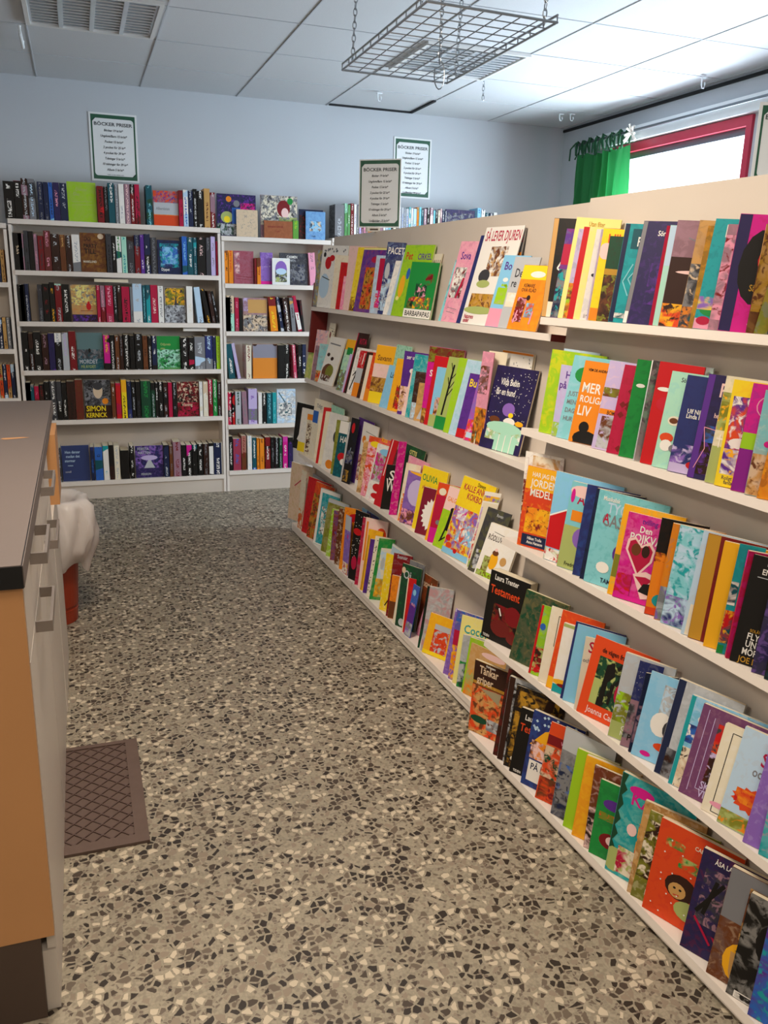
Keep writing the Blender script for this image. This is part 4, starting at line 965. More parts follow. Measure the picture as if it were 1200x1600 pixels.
do_row('N2', '''
@800 520 3
123 190 78|L Y L|lime green book with yellow splashes
178 245 75|PB PB LG|tall pale blue book|b=.012 w=.19
182 232 150|LV PB PB|pale lilac book with purple lettering||t .12 .82 .11 .8 PU Hej;t .02 .68 .11 .8 PU på;g 0 0 .4 .2 GR L PB;e .25 .45 .08 .08 BR
205 295 105|A PB A|pale aqua book with handwritten grey title||e .25 .78 .16 .09 G;t .05 .52 .06 .8 MG JUST;t .05 .42 .06 .8 MG MEN;t .05 .32 .06 .8 MG DAG;t .05 .22 .06 .8 MG HUR
262 345 130|O O O|orange book with white title and black silhouette|w=.165 k=0.8|t .06 .62 .13 .8 W MER;t .06 .5 .09 .8 W ROLIGA;t .06 .34 .13 .8 W LIV;t .12 .88 .035 .8 K VEM DE ANDRA;e .3 .2 .12 .07 K;e .38 .06 .3 .1 K;p K .1 .0 .3 0 .4 .18 .25 .18
370 460 130|LV LV PK|lilac book with a brown band and alley|k=0.7|r 0 .4 1 .46 O;t .2 .4 .05 .7 DB BOMB;g 0 .6 1 .7 OL BR LV;g .1 .02 .8 .38 BR LG LV
440 530 150|CR CR DR|crimson book with dark round spots||d .1 .05 .95 .9 26 .07 DR
497 590 125|G G DG|plain emerald green book with a small fish||e .25 .74 .14 .02 W
570 662 130|LG W MG|white and grey stone-patterned book|w=.07 t=.004|g 0 .3 1 1 MN MG LG
@1000 560 6
-5 190 30|R R R|red book with a small white fish badge|w=.11|e .22 .74 .16 .02 W;e .3 .6 .2 .07 C41E30
135 350 50|LG MN W|pale stone-patterned book behind mint|b=.062 th=3 w=.12 t=.004
105 305 120|MN MN A|mint green book with three snowmen|k=0.65|t .25 .9 .05 .8 DK Sören;e .5 .64 .1 .03 BR;e .3 .5 .16 .05 C;e .28 .5 .1 .03 BR;e .2 .32 .16 .05 OR;e .22 .24 .14 .06 W;e .4 .22 .1 .04 MG
250 450 157|NV NV IN|dark blue book fading to pale violet below|k=0.7|r 0 0 1 .14 LV;g 0 .1 1 .3 V NV LV;t .15 .62 .05 .8 W Ulf Nilsson;t .15 .57 .05 .8 W Linda B;e .5 .1 .14 .04 R;e .6 .12 .07 .02 W;p LG .5 .28 .62 .28 .6 .34
435 650 147|IN K IN|purple-edged black book with a clawed shadow|w=.17 k=0.62|r 0 0 .15 1 PU;t .3 .8 .14 .8 PK P;t .4 .7 .06 .7 PK Döds;t .3 .6 .05 .7 PK hemsk;g .2 .35 .6 .52 B DK PU;g .15 .05 .5 .36 K DB PU;l P .01 .15 .5 .25 .3;l P .01 .25 .3 .1 .1;l P .01 .15 .5 .5 .48
600 815 165|C GR C|cream book with a green garden and fence||g 0 .5 .6 .85 GR OL YO;r 0 .0 1 .35 GR;l W .03 .05 .42 .5 .42;l W .02 .1 .34 .1 .46;l W .02 .25 .34 .25 .46;l W .02 .4 .34 .4 .46
690 885 200|Y Y YO|yellow book with an ampersand and crowded comic drawing|w=.17 k=0.75|g .05 .15 .95 .85 OR PU W;t .3 .52 .3 .9 K &;t .38 .55 .24 .9 W &;e .3 .42 .2 .05 W;g .05 .12 .9 .36 W PU YO;r 0 0 .9 .12 Y;t .1 .07 .04 .8 DK Roligt och;t .15 .03 .04 .8 DK fantasi
845 1065 235|MA MA PU|magenta book with purple and lime shapes|k=0.6|e .5 .8 .3 .1 P;e .5 .8 .27 .09 MA;r 0 0 1 .4 8A1A86;r 0 .4 .8 .55 L;e .7 .2 .3 .12 PU;t .4 .76 .1 .8 PU K
975 1180 300|A TN C|pale teal book with sandy lower half||g 0 0 1 .4 TN BG BR;e .2 .5 .06 .03 MA
1090 1290 500|O YO BR|orange sketch-covered book at the right edge
1230 1430 260|B IN C|blue book just inside the right edge
''')
do_row('N3', '''
@780 680 2.857
82 120 72|W C DR|white book with dark red creature|b=.012|g 0 .2 1 .7 DR BR C;g .2 .85 .9 .97 TN C C
78 130 135|OR R YO|fiery orange book with white capital title|w=.155|r 0 .72 1 1 YO;t .12 .88 .06 .72 W HAR JAG EN;t .12 .76 .1 .72 W JORDEN;t .12 .64 .1 .72 W MEDEL;g .1 .18 .9 .5 O YO DR;r .08 .02 .6 .16 N;t .2 .1 .04 .7 W Håkan Trolle;t .2 .05 .04 .7 W Anna Hansson
195 258 160|SB SB A|sky blue book with a red barn|w=.22|p R .0 .15 .5 .15 .5 .42 .3 .62 0 .5;l W .02 0 .5 .3 .63;l W .02 .3 .63 .5 .43;g 0 0 1 .14 W GR R
255 328 205|A A SB|aqua book with elephant and meadow|w=.18 k=0.6|t .25 .76 .13 .8 CR Alva;e .4 .9 .4 .07 PK;e .1 .84 .06 .08 MA;r 0 0 1 .5 GR;r .15 .56 .8 .68 O;e .55 .38 .25 .12 V;t .2 .04 .05 .8 K Fredrik
325 395 220|NV B NV|royal blue book||t .3 .64 .08 .8 W o
357 437 238|N N K|thin navy book|w=.13
375 450 242|A A T|large aqua book with grey handwritten title|w=.20 k=0.8|t .2 .78 .12 .75 PB TYCK;t .14 .64 .14 .7 MG CASTOR;t .16 .67 .11 .7 CR A;t .1 .9 .05 .7 W Musikalisk;e .55 .38 .12 .1 PU;e .3 .2 .12 .06 W;t .3 .04 .055 .8 N TAMSVERK
480 560 308|YO YO GR|golden book edged with olive, behind the pink|w=.20|r 0 .2 .1 .45 OL
503 580 342|MA P CR|pink and red romance book with a heart|w=.17 k=0.62|t .38 .9 .065 .8 PU tvilling;t .35 .8 .08 .8 W Den;t .14 .69 .1 .8 W POJKVÄN;p PK .5 .3 .1 .58 .12 .7 .3 .74 .48 .66 .66 .72 .82 .64 .8 .5;p CR .5 .34 .16 .58 .18 .68 .3 .71 .48 .63 .66 .68 .77 .62 .74 .5;e .36 .6 .12 .07 BR;e .6 .6 .1 .07 DB;p PK .4 .32 .7 .06 .98 .1 1 .35 .7 .38;p CR .46 .3 .72 .32 .9 .3 .7 .2;p K .6 .14 .9 .12 .9 .26 .7 .24;r 0 0 .9 .06 MA;g 0 .06 .4 .3 CR MA R
@960 780 5
230 372 147|K DB K|black book with orange lower half and palm|w=.18|r 0 0 1 .62 O;g 0 .55 1 .65 O K DR;e .5 .3 .15 .07 K;e .3 .16 .2 .07 T;r 0 0 1 .08 OR;e .45 .86 .15 .04 CR
305 460 192|O O MG|thin orange book with grey foot|w=.12|g 0 0 1 .35 MG LG V
355 517 202|A T A|aqua book covered in wavy blue lines|w=.19 k=0.75|g 0 0 1 .3 PB NV V;g .0 .3 .8 1 A PB T;e .75 .42 .12 .08 P;e .75 .55 .05 .04 K;e .68 .24 .06 .05 YO
515 700 245|PB PB LG|pale blue-grey book with cream corner|w=.16|r .05 0 .5 .3 C;g .2 .4 .5 .6 C LG PB
570 737 268|DR BR DB|maroon book with gold edge and red shapes|w=.2|r 0 0 .18 1 GO;g .25 .1 .9 .5 OR DB R;e .5 .05 .2 .07 BG
690 862 330|YO YO YO|orange-yellow book with framed blue picture|w=.17|r .3 .05 .95 .8 V;g .32 .1 .95 .6 B MV BR
790 982 350|T DT DK|dark teal book with red flames and white horse|k=0.6|g 0 .1 .8 .4 R DT YO;g .0 .45 .5 .66 W DK DT;r 0 0 .4 .08 G
865 1052 408|CR MA CR|thin crimson book, left of the black one|w=.11
895 1092 432|K K K|black book with large white block title|w=.17|t .14 .84 .055 .85 W ENSAM;t .18 .92 .03 .85 LG FÖDD;l LG .01 .1 .81 .9 .81;e .65 .45 .07 .04 OL;t .16 .31 .03 .8 GO SOLÄVENTYR;t .14 .24 .066 .8 W FLYKT;t .14 .17 .066 .75 W UNDER;t .12 .095 .066 .7 W MÖRKER;t .1 .02 .06 .8 GO JOE D;l MG .015 .4 .5 .7 .36;l MG .015 .6 .9 .58 .6;l MG .01 .3 .4 .45 .5
1065 1252 560|IN DK V|dark purple book near the right edge
1165 1360 500|K DT K|black book at the right edge
''')
do_row('N4', '''
@750 870 5.333
5 97 105|K K K|thick black crime book with orange scrawled title|w=.165 t=.04|t .12 .88 .085 .68 W Laura Trenter;t .06 .68 .13 .72 OR Testament;g .2 .2 .95 .55 K DR BR;e .7 .45 .2 .14 DR;e .45 .22 .25 .12 6A1E1A;e .8 .14 .18 .08 6A1E1A;l W .03 .35 .5 .42 .4;t .05 .03 .04 .8 W TIDEN
240 392 272|OL DK DG|dark green mottled book|w=.2|g 0 0 1 1 4A5038 DG 5E5A3A
400 520 400|L G B|green book with red edge strip||r 0 0 .16 1 R;e .35 .7 .2 .05 B;g .16 .05 1 .4 DB R GR;e .45 .08 .14 .04 R
480 600 412|C W C|cream book with a thin black frame||l K .015 .22 .9 .22 .5;l K .015 .22 .9 .8 .9;t .4 .62 .1 .8 K N;e .6 .3 .35 .14 T;e .62 .2 .28 .12 DR
545 692 442|OR OR O|orange-red book with golden foot|w=.13|r 0 0 1 .15 YO
605 730 470|K K N|black book behind the white one|b=.062 th=3 w=.2 t=.005
590 702 552|W C W|white book with a wavy coloured foot||r 0 .95 1 1 GR;t .45 .74 .12 .8 NV T;r 0 0 1 .12 T;e .5 .16 .6 .05 YO;e .6 .12 .5 .04 DR
665 802 540|NV NV N|thin dark blue book|w=.14
685 817 562|SB A SB|sky blue book with faint script|w=.17|t .35 .86 .04 .8 T Katarina;t .4 .55 .08 .8 MV och
780 882 668|C C PK|cream book with a red letter||t .1 .8 .16 .8 CR S;t .02 .66 .06 .8 MG och s
800 970 652|OR OR OR|orange-red book with framed photo of a black horse|w=.19 k=0.72|r .2 .18 .95 .78 DG;g .2 .18 .95 .78 DG K GR;r .2 .18 .36 .5 GR;p K .38 .22 .5 .22 .5 .5 .62 .6 .55 .76 .4 .7;p K .58 .24 .64 .24 .66 .5 .58 .5;e .82 .42 .13 .14 CR;e .88 .56 .07 .05 TN;t .22 .83 .065 .75 DB de vägen fram;t .2 .06 .085 .75 PK Joanna Cannan
@940 1000 4.444
40 170 88|LG PB LG|pale grey book with lime meadow|k=0.75|r 0 0 1 .45 GR;g 0 .2 .9 .55 L OL LG;l DK .03 .35 .45 .6 .55;t .3 .12 .06 .8 W Grim;t .3 .06 .06 .8 W När
125 267 145|NV N MG|navy book with grey-brown lower part|w=.2|r 0 0 .5 .55 MV;g 0 .1 .5 .5 MV DK MG;t .2 .08 .08 .8 K P;d .05 .6 .4 .9 10 .02 LG
185 310 232|N N K|thin navy book with silver circle|w=.13|e .3 .8 .12 .05 LG;e .3 .8 .1 .04 N;g 0 .1 .5 .6 N MV N
200 350 215|SB PB SB|sky blue book with misty white swirl|w=.16 t=.02 k=0.85|g .3 .45 .95 .9 LG MG PB;e .4 .45 .2 .14 W;e .6 .42 .16 .12 DK;e .6 .3 .12 .14 DR;e .55 .2 .2 .05 OR;e .25 .07 .1 .03 MA
360 542 268|LG MG LG|pale grey book with navy edge strip|w=.2|r 0 0 .12 1 N;g .1 0 .6 .3 DK MG DB;g .45 .35 .6 .5 BR P LG
458 630 382|SB W T|blue sky and white paper book|w=.18|r 0 0 .06 1 T;g .06 .5 .6 .7 NV B W;g .06 0 .6 .45 C BG DB;e .3 .78 .15 .06 W
530 712 442|704068 704068 MV|deep purple book with framed dark painting|w=.19 k=0.75|l LV .008 .12 .06 .12 .96;r .32 .2 .98 .86 K;g .32 .2 .98 .55 DR DB LV;g .32 .55 .98 .86 OR R DK;l LV .008 .24 .12 .24 .9;l LV .008 .24 .12 .98 .12;t .3 .14 .09 .75 LV SKENET;t .3 .05 .09 .75 LV VILAR
685 862 582|C C W|plain cream book with a thin black frame|w=.18|l K .01 .12 .03 .12 .93;l K .01 .12 .93 .98 .93;l K .01 .12 .03 .98 .03;t .45 .76 .08 .8 B B;e .2 .12 .12 .03 P
795 1000 602|PB PB LG|pale blue book with orange flower head|w=.2 k=0.85|t .3 .7 .15 .85 CR SPÖK;t .24 .58 .1 .7 MG och S;z .35 .33 .28 .13 14 OR;g .12 .28 .55 .42 OR O R;e .72 .3 .16 .08 DK;r 0 0 .6 .16 GR;g 0 .02 .5 .16 OL GR O;e .65 .1 .25 .07 B
975 1180 702|V V LV|violet-blue book with brown figure near right edge|w=.18|g .25 .0 .9 .4 BR DB TN;r .5 .4 .9 .5 MA
1085 1262 700|T A P|teal book at the right edge
''')
do_row('N5', '''
@720 1000 5.333
60 120 162|GO BR TN|brown book with cream rounded title|w=.17 k=0.9|r 0 .72 1 1 DB;t .14 .84 .12 .68 BG Tänkar;t .1 .7 .12 .68 BG griper;t .3 .95 .035 .8 W Författare;r 0 0 1 .68 BR;g 0 0 1 .66 TN OR BR;p 9C9070 .2 .64 .75 .66 .7 .5;e .25 .2 .22 .05 DG;r .45 .1 .75 .26 LG;g .45 .1 .75 .26 MG LG BR
265 400 238|DB DR DB|dark brown book with maroon edge|w=.16
300 412 300|LG K W|black and white book with a sketched face|w=.17|g .05 .05 .95 .95 LG K K;r 0 0 .12 1 DB
352 470 378|K DB GO|large black book with golden letters|w=.2|g .05 .75 .9 .95 DB GO K;g .05 .05 .6 .7 K GO DB;e .25 .12 .14 .04 C;e .25 .12 .1 .03 DR
400 507 562|K K K|black crime book with orange scrawled title, shorter|w=.15|t .12 .84 .09 .7 W Laura;t .05 .66 .13 .7 OR Test;e .5 .15 .2 .08 DR;t .08 .03 .04 .8 W TIDEN
495 612 582|NV B NV|blue spotted book with yellow plait and white sign|w=.17 k=0.72|d .05 .75 .95 .98 30 .03 PB;p YO .05 .55 .4 .78 .8 .88 .7 .7 .3 .55;g .1 .38 .7 .62 PK BR O;r .12 .08 .7 .36 W;t .18 .24 .09 .8 N PÅ BR;t .5 .12 .07 .8 N OCH
615 757 682|OR BR O|orange-brown book with purple title strip|w=.17|r 0 .72 .9 .84 DR;t .55 .76 .05 .8 P Ving;r 0 .84 .9 1 OR;g 0 .3 .9 .7 BG OR DG;g .05 .02 .8 .3 BR OR DR
745 877 722|MG LG N|grey-blue book with dark water|w=.2|g 0 0 1 .5 N MG DK;g 0 .3 1 .6 MG B N;e .5 .62 .12 .06 K;r 0 .75 1 1 LG
868 990 832|DB DB K|large dark brown book behind the lime one|b=.062 th=3 w=.2 t=.006
847 975 905|L L L|plain lime green book|w=.15
920 1050 962|YO O YO|plain orange-yellow book|w=.15
@920 1190 3.902
-35 38 22|BR DR PK|red-brown book with a pale robe picture|w=.17|g 0 0 .6 .5 PK DB K
-4 75 108|G DG G|green book with purple shape and red-haired girl|w=.17 k=0.65|e .4 .72 .25 .07 PU;e .45 .25 .26 .1 DR;e .5 .26 .14 .06 PK;g .1 .5 .6 .6 OL G OR
95 210 62|T MN T|turquoise book with spiky dark rim and pink title|w=.2 k=0.85|p DG 0 1 .1 1 .06 .9 .12 .85 .05 .78 .1 .7 .04 .62 .1 .55 .03 .47 .1 .4 .03 .32 .1 .25 0 .15;t .2 .74 .14 .9 MA KAL;e .35 .88 .2 .05 MA;e .3 .5 .08 .06 PK;e .1 .14 .2 .12 GR;g .4 .1 .85 .6 YO OR T;g .15 .04 .5 .3 C CR GR
230 345 238|TN BR BG|tan book with a reddish shadow|w=.19
252 377 297|OL DK C|olive photo book with dark figure|w=.17|g 0 .25 1 .9 DB OL C;r .3 .85 .8 .95 GO;t .3 .66 .14 .8 C d;t .18 .08 .07 .8 C Rävspår
322 447 342|OR OR R|red-orange book with a dark-haired girl|w=.20 k=0.9|t .12 .78 .07 .72 OL SUNIL;g .12 .76 .38 .84 G OR GR;g .34 .6 .85 .72 GR OR G;t .5 .85 .045 .8 C CAMILLA GRIPE;e .44 .4 .22 .13 DB;e .4 .36 .12 .08 TN;e .36 .38 .02 .012 K;e .44 .38 .02 .012 K;l R .012 .36 .31 .44 .32;e .6 .2 .2 .1 GR;d .03 .05 .95 .95 26 .012 W;e .72 .38 .1 .05 W
552 702 527|IN K DR|black-purple book with a striped figure|w=.18 k=0.85|t .2 .9 .05 .72 W ÅSA LARSSON;g .1 .3 .9 .85 IN DK MV;l K .05 .1 .4 .4 .75;l K .05 .2 .4 .3 .75;e .62 .52 .08 .04 PK;p W .5 .25 .75 .25 .68 .48 .58 .48;l K .03 .52 .3 .72 .31;l K .03 .54 .36 .71 .37;l K .03 .56 .42 .7 .43;t .4 .12 .13 .9 CR Y7;l CR .03 .1 .35 .4 .15;e .7 .65 .14 .09 K
712 875 640|BR MG BG|grey-brown book with a blond cartoon head|w=.19 k=0.8|r 0 .55 .6 1 MG;g .3 .4 .9 .9 BR TN DB;e .42 .22 .26 .18 YO;p TN .25 .3 .55 .28 .5 .05 .35 .0 .28 .12;e .38 .22 .02 .01 K;e .48 .21 .02 .01 K;p K .3 .32 .45 .31 .38 .35
832 990 802|K W K|black book with a large face in profile|w=.19 k=0.8|e .6 .62 .4 .26 K;e .72 .55 .28 .2 9C4A30;p 9C4A30 .5 .5 .8 .4 .85 .62 .6 .7;r .1 .0 .6 .07 W;g .12 .01 .5 .06 W K W;t .4 .26 .16 .8 CR EN;g .35 .1 .9 .34 K LG W
965 1130 850|PU B T|purple and turquoise book cut by the corner|w=.18|g 0 0 1 .8 B PU T
''')
# ------------------------------------------------------------------ books of the back wall: spines with some covers turned out
BACK = []      # collected first; the largest become things of their own, the rest one object
def back_row(case, rown, ztop, text, ox, oy, sc, dz=0):
    """entries: x0 x1 top base alt ink | F x0 x1 top base alt ink desc | lean given as L x0b x1b x0t top ...; pixels of the zoomed photo"""
    for e in text.strip().split('\n'):
        for s in ([e] if e[0] == 'F' else e.split(',')):
            s = s.strip(); bar = s.find('|'); tail = s[bar:] if bar >= 0 else ''; p = (s[:bar] if bar >= 0 else s).split(' ')
            if not p[0]: continue
            front = p[0][0] == 'F'; lean = p[0][0] == 'L'; flat = p[0][0] == 'H'; lay = (2 if p[0] == 'F2' else 1)
            if front or lean or flat: p = p[1:]
            x0, x1, top = (float(q) for q in p[:3]); cols = (p[3:6]+p[3:6])[:3]; rest = p[6:]
            yf = YU + (.012 if not front else (.004 if lay == 2 else .02))
            A = aty(ox+x0*sc, oy+(top)*sc, yf); Bq = aty(ox+x1*sc, oy+top*sc, yf)
            # left and right edge at shelf height
            zz = ztop + .0155
            def xat(px):
                lo, hi = 0., 1599.
                for _ in range(30):
                    m_ = (lo+hi)/2
                    if aty(px, m_, yf)[2] > zz: lo = m_
                    else: hi = m_
                return aty(px, lo, yf)[0]
            xa, xb = xat(ox+x0*sc), xat(ox+x1*sc); h = A[2]-zz
            BACK.append(dict(case=case, row=rown, x=xa, w=max(.008, xb-xa), h=max(.06, h), cols=cols, front=front, lean=lean, flat=flat, lay=lay, rest=rest, y=yf, z=zz, ztop=A[2], tail=tail))
Z1 = (0, 260, .3); Z2 = (0, 500, .3); Z3 = (320, 280, 1/6); Z4 = (320, 500, .175)
WIDE, NARR = 'wide bookcase', 'narrow bookcase'
back_row(WIDE, 'top shelf', ZU1[0], '''28 83 76 K DB W,83 122 75 K DR W,122 156 62 DB MV LG,157 192 65 MG DK PB,205 234 80 N K MG,235 261 82 N NV MG,262 284 84 B SB N,285 319 84 IN DB P,320 358 87 N K LG
F 358 510 78 L GR GR|t .3 .78 .09 .8 GR Doktor;t .2 .66 .09 .8 GR Glas;l GR .015 .15 .5 .85 .52;l GR .015 .15 .42 .85 .44|olive-lime cover turned outwards
512 547 102 DR R K,548 569 105 K K MG,570 604 87 DT K W,605 624 96 MG N LG,625 654 92 W N LG,655 684 92 MV DK PK,685 707 93 DR K W,708 734 94 DR CR K,766 799 98 DT DG A
F 803 934 124 O MV LG|g 0 .66 1 1 MV OR PU;r 0 .32 1 .66 LG;t .1 .45 .09 .75 MG Alkemisten;r 0 0 1 .3 OR|orange and violet banded cover
935 957 125 CR DR K,958 984 122 PB W B,985 1009 128 N K LG,1010 1031 118 K K W,1032 1064 128 K DR W,1066 1097 115 TN OR BR,1098 1124 136 DR MV W''', *Z1)
back_row(WIDE, 'second shelf', ZU1[1], '''52 100 345 K W BG,106 134 350 MV MG LG,135 159 335 DK MG K,160 185 338 K K W,186 205 352 MV LG P,207 237 362 DR CR DK,238 274 335 6A2A26 DR P,275 319 352 DB K LG,320 350 356 BR DB TN,352 381 360 DB MV LG,383 425 355 MG W LG
F 426 558 345 BR GO DB|t .16 .8 .1 .8 DB DÖ;t .12 .62 .11 .8 K PARTY;t .14 .47 .14 .9 K TILL;t .08 .24 .06 .8 C MARKLUND;e .82 .92 .12 .07 BG|brown-gold cover with dark block title
560 589 352 DK MG K,590 610 362 K K W,611 638 364 W DT G,639 667 366 MN G T,668 704 366 DK DB MG,706 735 358 DR N MG,736 757 356 PU NV W,758 789 352 N K W,790 822 371 DK N MG
F 824 948 382 N NV K|g .1 .2 .9 .9 NV T N;g .2 .3 .85 .8 B SB T;t .12 .26 .06 .8 SB Eisen;t .14 .1 .09 .75 W Djupet|navy cover with a glowing blue shape
952 979 365 B DT SB,980 1010 370 DT K W,1011 1029 372 DT T LG,1031 1074 370 K K PK,1076 1100 371 DK N MG,1101 1125 366 LV W MG,1138 1159 391 CR R CR''', *Z1)
back_row(WIDE, 'third shelf', ZU1[2], '''72 114 614 K G W,115 137 616 DG K LG,138 161 612 N K LG,206 231 616 DK K MG,232 267 612 K K DR,268 295 604 K DK YO,296 331 612 DR MN LG,333 372 614 K K W
F 378 510 616 TN MV OR|g 0 .45 1 1 PY TN MG;g 0 0 1 .2 IN DB PU;e .68 .42 .1 .1 R;e .68 .52 .05 .04 R;l DR .02 .35 .3 .85 .3|sunset cover with a small red figure
511 529 620 CR DR PK,530 554 621 DR MV P,556 596 621 CR B03050 P,597 617 625 K DB LG,618 639 622 DB K W,640 682 627 CR DR K,684 700 629 MG DK K
H 505 680 600 C C C
698 746 611 PB W LG,748 765 620 DT N A,766 789 618 T DT W,790 827 618 CR R PK,828 857 623 W C MG
F 860 972 630 MG YO DK|g .05 .5 .95 .98 YO OL DK;g 0 0 1 .5 LG MG DK;p DK .45 .5 .6 .5 .55 .8|grey cover with yellow treetops
975 1008 625 W W C,L 1032 1062 628 PB W MG 1008,L 1080 1102 640 K DK YO 1042,L 1108 1126 648 DB K MG 1078,L 1130 1150 650 K DB LG 1097''', *Z1)
back_row(WIDE, 'fourth shelf', ZU1[3], '''126 158 64 K K W,160 184 71 K DB LG,185 224 63 K K W,226 261 76 DB BR MV,262 294 70 IN PU N,295 331 68 K W LG,332 366 66 LG MG LV,368 405 60 DR CR W
F 408 543 66 DT MG DK|r 0 .34 1 1 5E7A7C;g 0 .3 1 .55 DK MG DT;e .48 .52 .05 .06 K;t .06 .17 .12 .75 LG MORDET;t .12 .05 .08 .8 GR PÅ RYDET|grey-green seascape cover with two-line title
546 579 80 K MA YO,580 604 79 K CR W,606 628 84 BR DB LG,629 648 82 DB K MG,650 680 78 K K W,682 707 82 K DB MG,709 747 72 K K LG,749 774 83 BR O DB,776 795 85 K DK W,796 821 83 N K W
F 822 942 84 G GR W|r 0 .5 1 1 G;g 0 .05 1 .6 G MN DG;t .15 .72 .08 .8 GR Odjurets;t .15 .6 .07 .8 GR plats|bright green cover with misty lower half
948 984 93 K T W,986 1015 92 K CR W,1017 1071 88 MG PB LG,1072 1110 83 NV MG PB,1111 1128 84 N DK W,1129 1164 85 L GR OL
H 964 1086 57 W W W''', *Z2)
back_row(WIDE, 'fifth shelf', ZU1[4], '''108 135 326 K DK N,137 163 330 DB DK K,165 190 340 DT MG W,191 215 345 CR DR P,216 240 335 DB K DR,242 270 322 K DB W,272 304 320 DK K W,305 331 321 K DK W,332 357 326 K K W,359 399 320 DB BR K,401 441 312 6A2A1C DR BR
F 446 585 313 DK MG K|g 0 .35 1 1 DK MG K;e .52 .72 .18 .2 BG;e .52 .84 .18 .1 DK;r 0 0 1 .34 DB;t .05 .2 .15 .8 Y SIMON;t .03 .04 .13 .72 Y KERNICK;e .78 .45 .12 .08 O|grey portrait cover with big yellow name
587 608 330 BR DR W,610 637 329 R CR R,639 667 312 Y YO K,668 691 320 N NV MG,692 712 322 K DK LG,714 738 322 K K DK,740 791 318 DG K G,793 813 328 DG K LG,814 830 325 K K W,831 854 323 K K W,856 879 326 DB K LG,881 902 326 CR DR CR,903 925 324 K K LG
F 927 1040 322 K DR OR|g 0 .25 1 1 K DR BG;g 0 .0 1 .4 DR CR K;t .2 .3 .1 .8 BG Visning|black and red flame cover
1042 1059 322 W C LG,1061 1087 322 C BG W,1089 1110 312 CR DR W,1112 1134 311 G MN W,1136 1167 322 DB MV LG''', *Z2)
back_row(WIDE, 'bottom shelf', ZU1[5], '''305 328 666 DK MG LG
F 330 474 656 NV MG N|r 0 0 1 1 34406E;t .12 .78 .08 .8 PB Hon dansar;t .15 .66 .08 .8 PB medan det;t .1 .54 .08 .8 PB stormar;t .2 .42 .05 .8 PB roman;t .1 .24 .06 .8 LG novell|slate-blue cover with lines of pale lettering
478 499 662 N NV B,501 542 662 B DT N,544 574 656 W T A,576 599 652 K DB K,601 630 656 C C LG,634 678 680 K DB K,682 706 656 K K W
F 710 855 657 IN NV V|g 0 .3 1 1 IN V NV;p LG .5 .62 .3 .3 .7 .3;e .5 .62 .3 .08 LV;t .08 .86 .09 .8 LG FÖRSTA;t .1 .74 .09 .8 LG NATTEN;t .18 .08 .07 .8 LG PERSSON|indigo cover with a pale light beam
857 885 652 N K LG,887 905 656 BR DB MG,907 947 636 MV P DR,950 974 652 K K W,976 1004 652 K MA W,1006 1031 650 K DT W,1033 1061 646 K G W,1063 1090 646 DB BR MG,1092 1115 642 K W W,1117 1157 641 N K W,1161 1189 636 W NV PB''', *Z2)
back_row(NARR, 'top shelf', ZU2[0], '''F 120 484 132 IN N MG|g 0 .2 1 1 IN N PU;e .3 .88 .07 .07 O;e .25 .45 .16 .14 GR;e .25 .4 .08 .08 Y;r .38 .3 .75 .68 B;g .6 .55 .98 .8 MA IN DR;e .5 .78 .08 .08 MG;g 0 .02 .5 .3 DG LG K|large dark comic album with yellow and blue shapes
F2 298 500 282 BG BG MG|t .38 .7 .12 .8 MG H;d .2 .3 .8 .65 12 .02 MG|small sand-coloured notebook cover in front of the dark album
F 526 870 145 MV W DR|g 0 .3 1 1 MG C DK;e .62 .7 .18 .2 DR;e .66 .6 .1 .12 PK;e .8 .88 .08 .08 G;g .5 .3 1 .5 DG GR MG|large crowded comic album with a dark red centre
F2 556 825 386 A05C38 BR BR|t .12 .6 .12 .75 DR BARNENS SÅNGER;t .4 .35 .08 .8 DR FOLKA|low brown book cover in front of the crowded album
826 880 386 5E9A3A G L
F 884 1110 280 N NV DR|r .0 .9 1 1 N;g 0 0 .3 .8 DB K DR|navy cover with maroon side behind the blue one
F2 945 1130 300 6E9CCB SB B|g .2 .3 .8 .65 BG SB N;t .3 .1 .06 .8 N Änglar|light blue cover with two pale figures''', *Z3)
back_row(NARR, 'second shelf', ZU2[1], '''178 218 690 O K DB,220 270 668 O DR OR
F 274 462 670 A05060 MV DR|g .05 .3 .3 .95 A05060 PK MV;l DR .02 .1 .24 .9 .2;l DR .015 .1 .16 .9 .12|dusty rose cover
466 489 742 DR BR K,492 528 738 O BR DR
F 522 640 686 V IN LV|t .3 .45 .12 .8 W BRÄ;t .3 .3 .12 .8 W LIV;r 0 0 1 .1 MA;r .3 .15 1 .55 V|violet cover with white block letters
F 702 968 690 DK N MG|t .25 .84 .09 .75 W CARMEN;t .3 .74 .07 .75 LG SVARTA;g .2 .1 .9 .65 DK MG N|charcoal cover with pale title
F2 632 800 738 W PB W|e .5 .6 .33 .3 V;r .17 .12 .83 .6 V;g .17 .1 .83 .55 GR DK LG;e .5 .5 .3 .12 PB|white cover with an arched window over mountains
L 990 1050 688 P PK MV 968''', *Z3)
back_row(NARR, 'third shelf', ZU2[2], '''136 160 1105 MG K LG,162 210 1107 K K W,214 280 1092 BG MN DK,286 324 1110 CR A04050 P,326 356 1116 DB K K
F 362 590 1112 MV TN BG|g 0 .6 .25 1 MV LV MV;r .2 .55 .98 .95 TN;g 0 0 1 .5 MG BG DB|tan and lilac cover with tangled roots
L 622 690 1100 DR O Y 590,L 718 746 1104 N LG W 665,L 765 812 1110 DB IN W 725,L 820 858 1110 MG TN DB 790,L 880 915 1094 CR W CR 815,L 918 938 1130 IN K DR 885''', *Z3)
